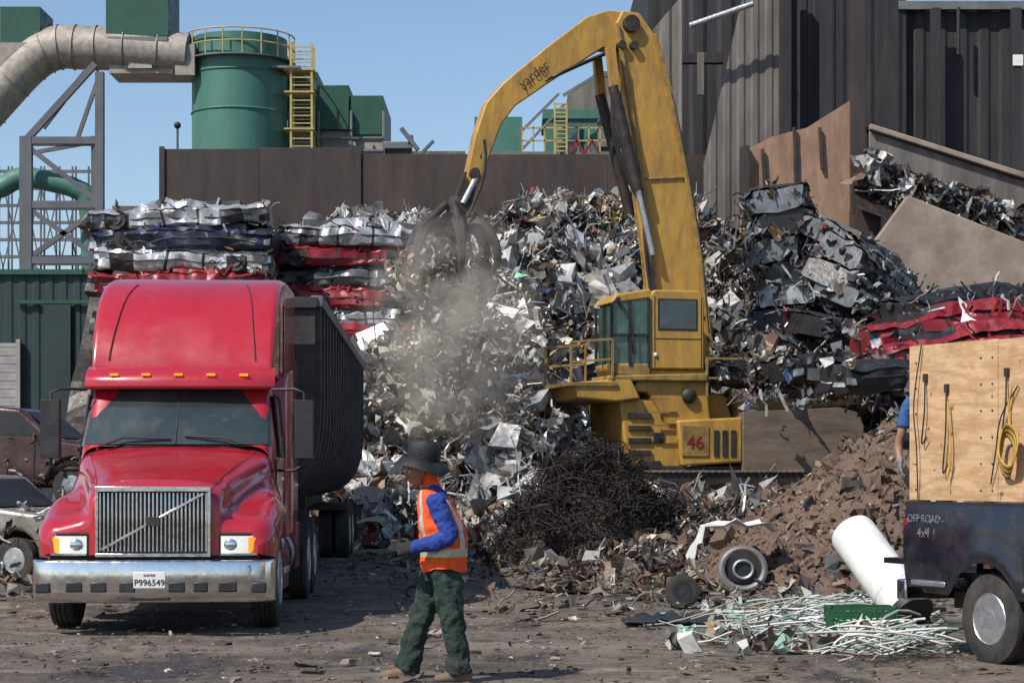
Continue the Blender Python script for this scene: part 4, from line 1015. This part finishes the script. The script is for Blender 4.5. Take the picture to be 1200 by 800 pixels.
mb.box(-1.1,1.0,.08,1.87,.70,.75,'black'); mb.box(.98,1.02,.02,1.93,.6,1.3,'pp'); mb.box(RX,RX+.04,.0,.16,.6,1.32,'pp'); mb.box(RX,RX+.04,1.79,1.95,.6,1.32,'pp')
mb.box(-1.7,-1.12,.17,1.78,.78,.83,'pp')
mb.obj('bed',PK,ang=40)
mb=MB(); mb.box(RX-.02,RX+.06,-.025,.12,.92,1.2,'redd'); mb.box(-1.27,-1.13,.0,1.95,.48,.66,'chrome')
mb.box(-1.0,-.5,-.05,-.01,.62,.67,'alu'); mb.box(.5,1.0,-.05,-.01,.62,.67,'alu')
mb.obj('lamps_and_bumper',PK,bevel=.015)
mb=MB()
cab=[(1.05,.5),(1.05,1.34),(1.12,1.38),(1.25,1.88),(2.2,1.90),(2.75,1.36),(4.4,1.22),(4.55,1.1),(4.58,.5),(3.9,.5),(3.83,.75),(3.6,.9),(3.35,.9),(3.12,.75),(3.05,.5)]
mb.prism(cab,.02,1.93,'pp'); mb.obj('cab',PK,bevel=.06,seg=3)
mb=MB()
for y,o_ in((.02,-1),(1.93,1)):
    q=[(1.25,1.4),(1.35,1.8),(2.1,1.82),(2.5,1.4)]; mb.prism(q,min(y,y+o_*.01),max(y,y+o_*.01),'glass')
mb.add([(2.28,.15,1.86),(2.28,1.8,1.86),(2.77,1.85,1.385),(2.77,.1,1.385)],[(0,1,2,3)],'glass'); mb.box(4.56,4.6,.1,1.85,.75,1.08,'chrome'); mb.box(4.5,4.66,0,1.95,.5,.68,'chrome')
mb.obj('glass_and_grille',PK)
mb=MB()
for x in(0,3.48):
    wheel(mb,(x,.14,.385),.385,.25,-1,'y',rim='alu'); wheel(mb,(x,1.81,.385),.385,.25,1,'y',rim='alu')
mb.box(-1.1,4.3,.5,.6,.4,.55,'black'); mb.box(-1.1,4.3,1.35,1.45,.4,.55,'black'); mb.cyl((0,.2,.385),(0,1.75,.385),.06,'black'); mb.cyl((3.48,.2,.385),(3.48,1.75,.385),.06,'black')
mb.box(-.5,.5,.28,.34,.4,.85,'black'); mb.box(-.46,.46,.02,.3,.84,.86,'black')
mb.obj('wheels',PK)
text('OFF ROAD',.095,(-.80,-.05,1.17),(math.pi/2,0,0),PK,'alu','decal')
text('4x4',.12,(-.80,-.055,1.04),(math.pi/2,0,0),PK,'alu','decal_4x4')
mb=MB(); mb.box(-1.1,.12,.02,.04,1.36,2.70,'ply'); mb.box(.125,1.55,.021,.041,1.36,2.69,'ply'); mb.box(-1.1,1.55,1.9,1.92,1.36,2.66,'ply'); mb.box(1.02,1.04,.05,1.88,1.36,2.55,'ply')
mb.obj('plywood_side_boards',PK)
mb=MB()
for x in(-1.09,-.1,.95): mb.box(x,x+.09,.042,.08,.8,2.66,'ply'); mb.box(x,x+.09,1.86,1.9,.8,2.6,'ply')
mb.obj('stakes',PK)
mb=MB()
for x in (-1.0,-.1,.05,.9):
    for z in np.arange(1.45,2.65,.22): mb.cyl((x,.012,z),(x,.02,z),.008,'dark',n=8)
for x,zt_,ln in((-.85,2.4,.55),(-.55,2.3,.7),(.25,2.4,.45)):
    mb.tube(cr([(x,.0,zt_),(x+.02,-.02,zt_-ln*.5),(x-.02,-.02,zt_-ln),(x+.05,-.02,zt_-ln*.9)],4),.007,'black'); mb.box(x-.02,x+.02,-.01,.02,zt_-.02,zt_+.05,'dark')
for i in range(9):
    c_=(.30+.012*i,-.03,1.72+.012*i); mb.tube([(c_[0]+.08*math.cos(a)*(1+.06*i),c_[1]-.008*i+.01*math.sin(3*a),c_[2]+.17*math.sin(a)) for a in np.linspace(0,6.28,24)],.007,'cord' if i%3 else 'black',n=6)
mb.tube(cr([(.34,-.02,1.9),(.30,-.02,2.1),(.34,-.01,2.3)],4),.008,'cord'); mb.tube(cr([(-.5,-.02,2.2),(-.45,-.03,1.8),(-.5,-.03,1.55),(-.44,-.03,1.7)],4),.008,'cord')
mb.tube(cr([(-.95,-.0,1.36),(-.93,-.03,1.8),(-.97,-.03,2.2),(-.9,.0,2.7)],4),.006,'black'); mb.tube(cr([(.05,-.0,1.5),(.15,-.03,1.75),(.22,-.03,2.05),(.4,.0,2.3)],4),.006,'black')
mb.obj('cords',PK)

# ---------------------------------------------------------------- white tank, crate, small items
mb=MB(); a=Vector((3.86,19.9,.26)); b_=Vector((3.45,20.7,.97)); ax=(b_-a).normalized()
L_=1.18; pts=[a,a+ax*.01,a+ax*L_*.97,a+ax*L_,a+ax*(L_+.04),a+ax*(L_+.06)]
mb.tube(pts,[.21,.235,.235,.225,.16,.02],'white',n=36); mb.cyl(a-ax*.07,a+ax*.005,.225,'black',n=36); mb.tube([a+ax*.25,a+ax*.26],.239,'white',n=36)
mb.cyl(a+ax*(L_+.03)+Vector((.08,0,0)),a+ax*(L_+.12)+Vector((.08,0,0)),.02,'alu')
mb.obj('water_heater')
mb=MB(); cx_,cy_=3.18,18.7
for zz in(.02,.09,.15,.21,.27): 
    for (x0,x1,y0_,y1_) in((-.3,.3,-.2,-.185),(-.3,.3,.185,.2),(-.3,-.285,-.2,.2),(.285,.3,-.2,.2)): mb.box(cx_+x0,cx_+x1,cy_+y0_,cy_+y1_,zz,zz+.03,'crate')
for i in range(11):
    x=-.3+i*.0585; mb.box(cx_+x,cx_+x+.02,cy_-.205,cy_-.18,.0,.29,'crate'); mb.box(cx_+x,cx_+x+.015,cy_+.18,cy_+.205,.0,.29,'crate')
for i in range(7):
    y=-.2+i*.063; mb.box(cx_-.305,cx_-.28,cy_+y,cy_+y+.015,.0,.29,'crate'); mb.box(cx_+.28,cx_+.305,cy_+y,cy_+y+.015,.0,.29,'crate')
mb.box(cx_-.29,cx_+.29,cy_-.19,cy_+.19,.005,.018,'crate'); co_=mb.obj('plastic_crate'); co_.location=(0,0,.08)
mb=MB(); c_=Vector((3.1,28,.42))
rings=[]
for i in range(15):
    a=i/14*4.2+.8; r_=.66+.16*noise.noise(Vector((i*.7,0,0)))
    rings.append([c_+Vector((r_*math.cos(a)+.08*noise.noise(Vector((i*1.3,yy*5,8))),yy,r_*.7*math.sin(a)+.12*noise.noise(Vector((i*.9,yy*3,1)))+.05)) for yy in(-.58,-.35,-.1,.2,.4)])
mb.loft(rings,'white',caps=False,closed=False)
mb.cyl(c_+Vector((-.02,-.50,-.12)),c_+Vector((0,-.3,-.1)),.27,'dark',n=28); mb.tube([c_+Vector((.29*math.cos(a),-.50+.04*math.sin(a),-.12+.27*math.sin(a))) for a in np.linspace(0,6.28,28)],.05,'greyst'); mb.cyl(c_+Vector((0,-.52,-.12)),c_+Vector((0,-.48,-.12)),.19,'black',n=24)
mb.tube([c_+Vector((.13*math.cos(a),-.54,-.12+.12*math.sin(a))) for a in np.linspace(0,6.28,20)],.022,'alu')
mb.obj('washing_machine_drum',ang=25)
mb=MB(); wheel(mb,(2.02,24.3,.19),.2,.2,-1,'y',rim='black'); mb.obj('small_tyre')
mb=MB(); rg_=[]
for i in range(10):
    rg_.append([(5.05+i*.08+.05*noise.noise(Vector((i,j,0))),25.5+.2*noise.noise(Vector((i*.5,j*.5,4))),.9+j*.09+.04*i) for j in range(8)])
mb.loft(rg_,'concr',caps=False,closed=False); mb.obj('bent_sheet')
tp=MB(); rows_=[]
for i in range(30):
    rows_.append([(1.15+i*.055+.02*R(),21.1+j*.09+.05*R(),.045+.10*abs(noise.noise(Vector((i*.35,j*.5,7))))*(1 if 2<i<27 else .2)) for j in range(10)])
tp.loft(rows_,'black',caps=False,closed=False); tp.obj('plastic_tarp',ang=60)

# ---------------------------------------------------------------- people
def hand(mb,w,dv,sd_,nm,k,curl=.6,sc=1.0,thumb=1):
    w=Vector(w);dv=Vector(dv).normalized();sd_=Vector(sd_);sd_=(sd_-dv*sd_.dot(dv)).normalized();nm=Vector(nm);nm=(nm-dv*nm.dot(dv)-sd_*nm.dot(sd_)).normalized()
    mb.limb([w-dv*.02,w+dv*.03*sc,w+dv*.09*sc],[(.027*sc,.021*sc),(.038*sc,.018*sc),(.042*sc,.016*sc)],k,side=sd_)
    for i,(o_,l) in enumerate(((.032,.068),(.011,.078),(-.011,.072),(-.032,.056))):
        p=w+dv*.082*sc+sd_*o_*sc; P=[p]; a=curl*.5
        for s_ in(.45,.32,.26):
            dd=dv*math.cos(a)+nm*math.sin(a); p=p+dd*l*s_*sc*1.15; P.append(p); a+=curl
        mb.tube(cr(P,3),[.0105*sc-.0003*j for j in range(10)],k,n=8)
    p=w+dv*.03*sc+sd_*.03*sc*thumb; P=[p,p+(sd_*thumb*.7+dv*.6+nm*.4)*.035*sc,p+(sd_*thumb*.8+dv*1.3+nm*.9)*.045*sc,p+(sd_*thumb*.5+dv*1.7+nm*1.3)*.05*sc]
    mb.tube(cr(P,3),[.0135*sc-.0004*j for j in range(10)],k,n=8)
def head(parent,c,fwd,k='skin',hair=None):
    fwd=Vector(fwd).normalized(); up=Vector((0,0,1)); up=(up-fwd*up.dot(fwd)).normalized(); s_=up.cross(fwd)
    Tm=Matrix((fwd,s_,up)).transposed().to_4x4(); Tm.translation=Vector(c)
    mb=MB(); rings=[]
    for i in range(22):
        a=math.pi*(i+.05)/21.1; z=math.cos(a); r_=math.sin(a); rg=[]
        for j in range(24):
            q=2*math.pi*j/24; x=r_*math.cos(q)*.098; y=r_*math.sin(q)*.076
            if z<-.1: y*=1+.28*(z+.1); x=x*(1+.2*(z+.1))+.012*(-z)
            rg.append(Tm@Vector((x,y,z*.12)))
        rings.append(rg)
    mb.loft(rings,k)
    q=lambda *p:Tm@Vector(p)
    mb.limb([q(.088,0,.02),q(.105,0,-.005),q(.118,0,-.03),q(.09,0,-.038)],[.008,.012,.016,.01],k,side=s_)
    for y in(-1,1):
        mb.ball((0,0,0),(.012,.018,.032),k,10,T=Tm@Matrix.Translation((-.005,y*.078,-.005)))
        mb.ball((0,0,0),(.03,.022,.008),k,8,T=Tm@Matrix.Translation((.07,y*.032,.028)))
    mb.ball((0,0,0),(.012,.026,.007),k,8,T=Tm@Matrix.Translation((.092,0,-.060)))
    mb.ball((0,0,0),(.018,.025,.02),k,8,T=Tm@Matrix.Translation((.078,0,-.098)))
    mb.obj('head',parent,remesh=.006)
    mb=MB()
    for y in(-1,1): mb.ball((0,0,0),.011,'white',10,T=Tm@Matrix.Translation((.083,y*.031,.008))); mb.ball((0,0,0),.006,'black',8,T=Tm@Matrix.Translation((.0925,y*.031,.008)))
    mb.ball((0,0,0),(.006,.024,.003),'redd',8,T=Tm@Matrix.Translation((.1025,0,-.060)))
    mb.obj('eyes_and_mouth',parent)
    if hair:
        mb=MB(); mb.ball((0,0,0),(.104,.083,.118),hair,18,T=Tm@Matrix.Translation((-.014,0,.014))); mb.obj('hair',parent)
    return Tm
WK=empty('worker',(-.555,15.62,0))
mb=MB()
mb.limb([(.03,0,1.0),(.03,0,.9),(.035,0,.82),(.03,0,.76)],[(.165,.125),(.175,.135),(.17,.135),(.12,.1)],'pants')
mb.limb([(.045,-.09,.86),(.08,-.10,.66),(.105,-.11,.46),(.135,-.115,.26),(.165,-.12,.07)],[(.095,.12),(.098,.118),(.085,.092),(.08,.088),(.085,.098)],'pants')
mb.limb([(.0,.09,.86),(-.07,.10,.67),(-.15,.10,.48),(-.205,.10,.28),(-.255,.10,.08)],[(.095,.12),(.098,.115),(.085,.092),(.08,.088),(.085,.098)],'pants')
mb.obj('trousers',WK,remesh=.009,fold=.06)
mb=MB()
for ax_,ay in((.17,-.12),(-.265,.10)):
    mb.limb([(ax_+.085,ay,.05),(ax_+.04,ay,.055),(ax_-.05,ay,.055),(ax_-.14,ay,.042),(ax_-.20,ay,.035)],[(.035,.04),(.042,.052),(.046,.052),(.05,.042),(.035,.028)],'boot')
    mb.limb([(ax_,ay,.05),(ax_+.0,ay,.15)],[.052,.056],'boot')
mb.obj('boots',WK,remesh=.007)
mb=MB()
for ax_,ay in((.17,-.12),(-.265,.10)): mb.limb([(ax_+.095,ay,.012),(ax_-.05,ay,.012),(ax_-.21,ay,.014)],[(.04,.012),(.048,.012),(.034,.01)],'black')
mb.obj('boot_soles',WK)
mb=MB()
mb.limb([(.03,0,.92),(.035,0,1.05),(.01,0,1.22),(-.03,0,1.38),(-.06,0,1.45),(-.085,0,1.50)],[(.155,.13),(.16,.135),(.18,.135),(.19,.11),(.12,.085),(.07,.07)],'blue')
mb.limb([(-.04,-.15,1.40),(-.01,-.215,1.36),(.045,-.25,1.24),(.085,-.265,1.13),(-.02,-.26,1.07),(-.12,-.235,1.04),(-.19,-.215,1.03)],[.06,.075,.07,.066,.062,.054,.044],'blue')
mb.limb([(-.04,.15,1.40),(-.02,.215,1.36),(.02,.25,1.24),(.035,.26,1.13),(-.07,.22,1.06),(-.16,.15,1.03),(-.22,.08,1.02)],[.06,.075,.07,.066,.062,.054,.044],'blue')
mb.obj('sweatshirt',WK,remesh=.008,fold=.05)
mb=MB()
zs=[.86,.9,1.0,1.1,1.2,1.3,1.38,1.43,1.47]; cxv=[.035,.035,.04,.035,.015,-.012,-.035,-.052,-.07]; rxv=[.165,.175,.185,.185,.178,.158,.135,.11,.085]; ryv=[.195,.195,.195,.195,.2,.205,.19,.15,.10]
rings=[]; NZ=64; NA=72
for i in range(NZ):
    z=.86+(1.47-.86)*i/(NZ-1); cx_=np.interp(z,zs,cxv);rx=np.interp(z,zs,rxv);ry=np.interp(z,zs,ryv); rg=[]
    for j in range(NA):
        q=2*math.pi*j/NA; n_=1+.12*noise.noise(Vector((math.cos(q)*1.6,math.sin(q)*1.6,z*6)))+.08*noise.noise(Vector((math.cos(q)*4,math.sin(q)*4,z*14)))
        flare=1+.07*max(0,(.95-z)/.09)
        rg.append((cx_+rx*math.cos(q)*n_*flare,ry*math.sin(q)*n_*flare,z+.02*math.sin(q*3)*(1 if i==0 else 0)))
    rings.append(rg)
def kv(a,b):
    z=.86+.61*a/(NZ-1); q=2*math.pi*(b+.5)/NA; s_=math.sin(q); 
    if .965<z<1.012: return 'refl'
    if 1.012<=z and (.52<abs(s_)<.68): return 'refl'
    if .952<z<=.965 or 1.012<=z<1.024: return 'lime'
    if 1.024<z and (.47<abs(s_)<=.52 or .68<=abs(s_)<.72): return 'lime'
    return 'orange'
mb.loft(rings,'orange',caps=False,kf=kv); mb.obj('safety_vest',WK,ang=60)
hf=Vector((-1,-.55,-.26))
hd=head(WK,(-.165,-.015,1.615),hf)
mb=MB()
mb.limb([(-.05,0.01,1.44),(-.065,0.01,1.52),(-.072,0.014,1.60),(-.072,0.014,1.68)],[(.092,.092),(.08,.068),(.080,.066),(.078,.064)],'orange'); 
mb.obj('neck_shade',WK,remesh=.007,fold=.03)
mb=MB(); Th=Matrix.Translation((-.125,0,1.685))@Matrix.Rotation(math.radians(10),4,'Y')
prof=[(.104,-.0,.0),(.108,.02,0),(.112,.07,0),(.108,.12,0),(.088,.155,0),(.05,.168,0),(.003,.168,0)]
mb.loft([[Th@Vector((r_*1.15*math.cos(q),r_*.95*math.sin(q),z+(.012*noise.noise(Vector((math.cos(q)*2,math.sin(q)*2,z*9)))))) for q in [2*math.pi*j/32 for j in range(32)]] for r_,z,_ in prof],'hat')
br=[]
for r_,z in((.10,.018),(.14,.010),(.185,-.012),(.22,-.045),(.22,-.053),(.18,-.024),(.10,.0)):
    br.append([Th@Vector((r_*1.0*math.cos(q),r_*.95*math.sin(q),z-.02*abs(math.sin(q))**2*(r_-.1)*10+.014*math.sin(q*3+1))) for q in [2*math.pi*j/40 for j in range(40)]])
mb.loft(br,'hat',caps=False); mb.obj('wide_brim_hat',WK,ang=60)
mb=MB()
hand(mb,(-.185,-.215,1.03),(-1,.35,-.05),(0,.2,1),(.1,1,.1),'glove',.75,1.15)
hand(mb,(-.215,.085,1.02),(-1,-.3,.0),(0,-.2,1),(.1,-1,.1),'glove',.6,1.15)
mb.limb([(-.16,-.222,1.034),(-.20,-.212,1.03)],[.046,.044],'glove'); mb.limb([(-.19,.10,1.025),(-.23,.075,1.02)],[.046,.044],'glove')
mb.obj('gloved_hands',WK,remesh=.005)
mb=MB(); mb.box(-.36,-.29,-.15,-.10,1.0,1.09,'black'); mb.cyl((-.30,-.12,1.09),(-.30,-.12,1.15),.006,'black'); mb.obj('radio',WK,bevel=.008)
ox=3.93-1.46*.42+.54*.907; oy=16.95+1.46*.907+.54*.42
W2=empty('worker',(ox,oy,.835),math.radians(0))
mb=MB(); 
mb.limb([(0,0,.98),(0,0,.88),(0,0,.78)],[(.15,.11),(.17,.13),(.12,.1)],'pants',side=(1,0,0))
for s_ in(-1,1): mb.limb([(s_*.09,0,.86),(s_*.10,-.01,.48),(s_*.11,.0,.08)],[.095,.075,.07],'pants')
mb.obj('trousers',W2,remesh=.012,fold=.03)
mb=MB()
for s_ in(-1,1): mb.limb([(s_*.11,-.08,.05),(s_*.11,.03,.055),(s_*.11,.16,.04)],[(.04,.045),(.048,.05),(.035,.03)],'boot',side=(1,0,0)); mb.limb([(s_*.11,-.01,.05),(s_*.11,-.01,.14)],[.05,.055],'boot')
mb.obj('boots',W2,remesh=.008)
mb=MB(); mb.limb([(0,0,.92),(0,0,1.1),(0,.01,1.28),(0,0,1.42),(0,0,1.5)],[(.15,.11),(.16,.12),(.19,.125),(.16,.09),(.07,.06)],'tee',side=(1,0,0))
for s_ in(-1,1): mb.limb([(s_*.13,0,1.42),(s_*.20,0,1.39),(s_*.255,0,1.27),(s_*.275,0,1.17)],[.06,.068,.062,.064],'tee',side=(0,1,0))
mb.obj('tshirt',W2,remesh=.01,fold=.025)
mb=MB()
for s_ in(-1,1):
    mb.limb([(s_*.26,0,1.28),(s_*.285,0,1.13),(s_*.31,.02,1.0),(s_*.31,-.05,.86)],[.045,.042,.04,.028],'skin',side=(0,1,0))
mb.limb([(0,0,1.45),(0,.01,1.54)],[.055,.052],'skin'); mb.obj('arms_and_neck',W2,remesh=.008)
mb=MB()
for s_ in(-1,1):
    mb.limb([(s_*.31,-.03,.89),(s_*.31,-.055,.85)],[.034,.032],'ggrey'); hand(mb,(s_*.31,-.055,.86),(0,-.3,-1),(0,1,0),(-s_,0,0),'ggrey',.45,1.1)
mb.obj('gloved_hands',W2,remesh=.006)
head(W2,(.03,.03,1.63),(.2,1,-.1),hair='black')
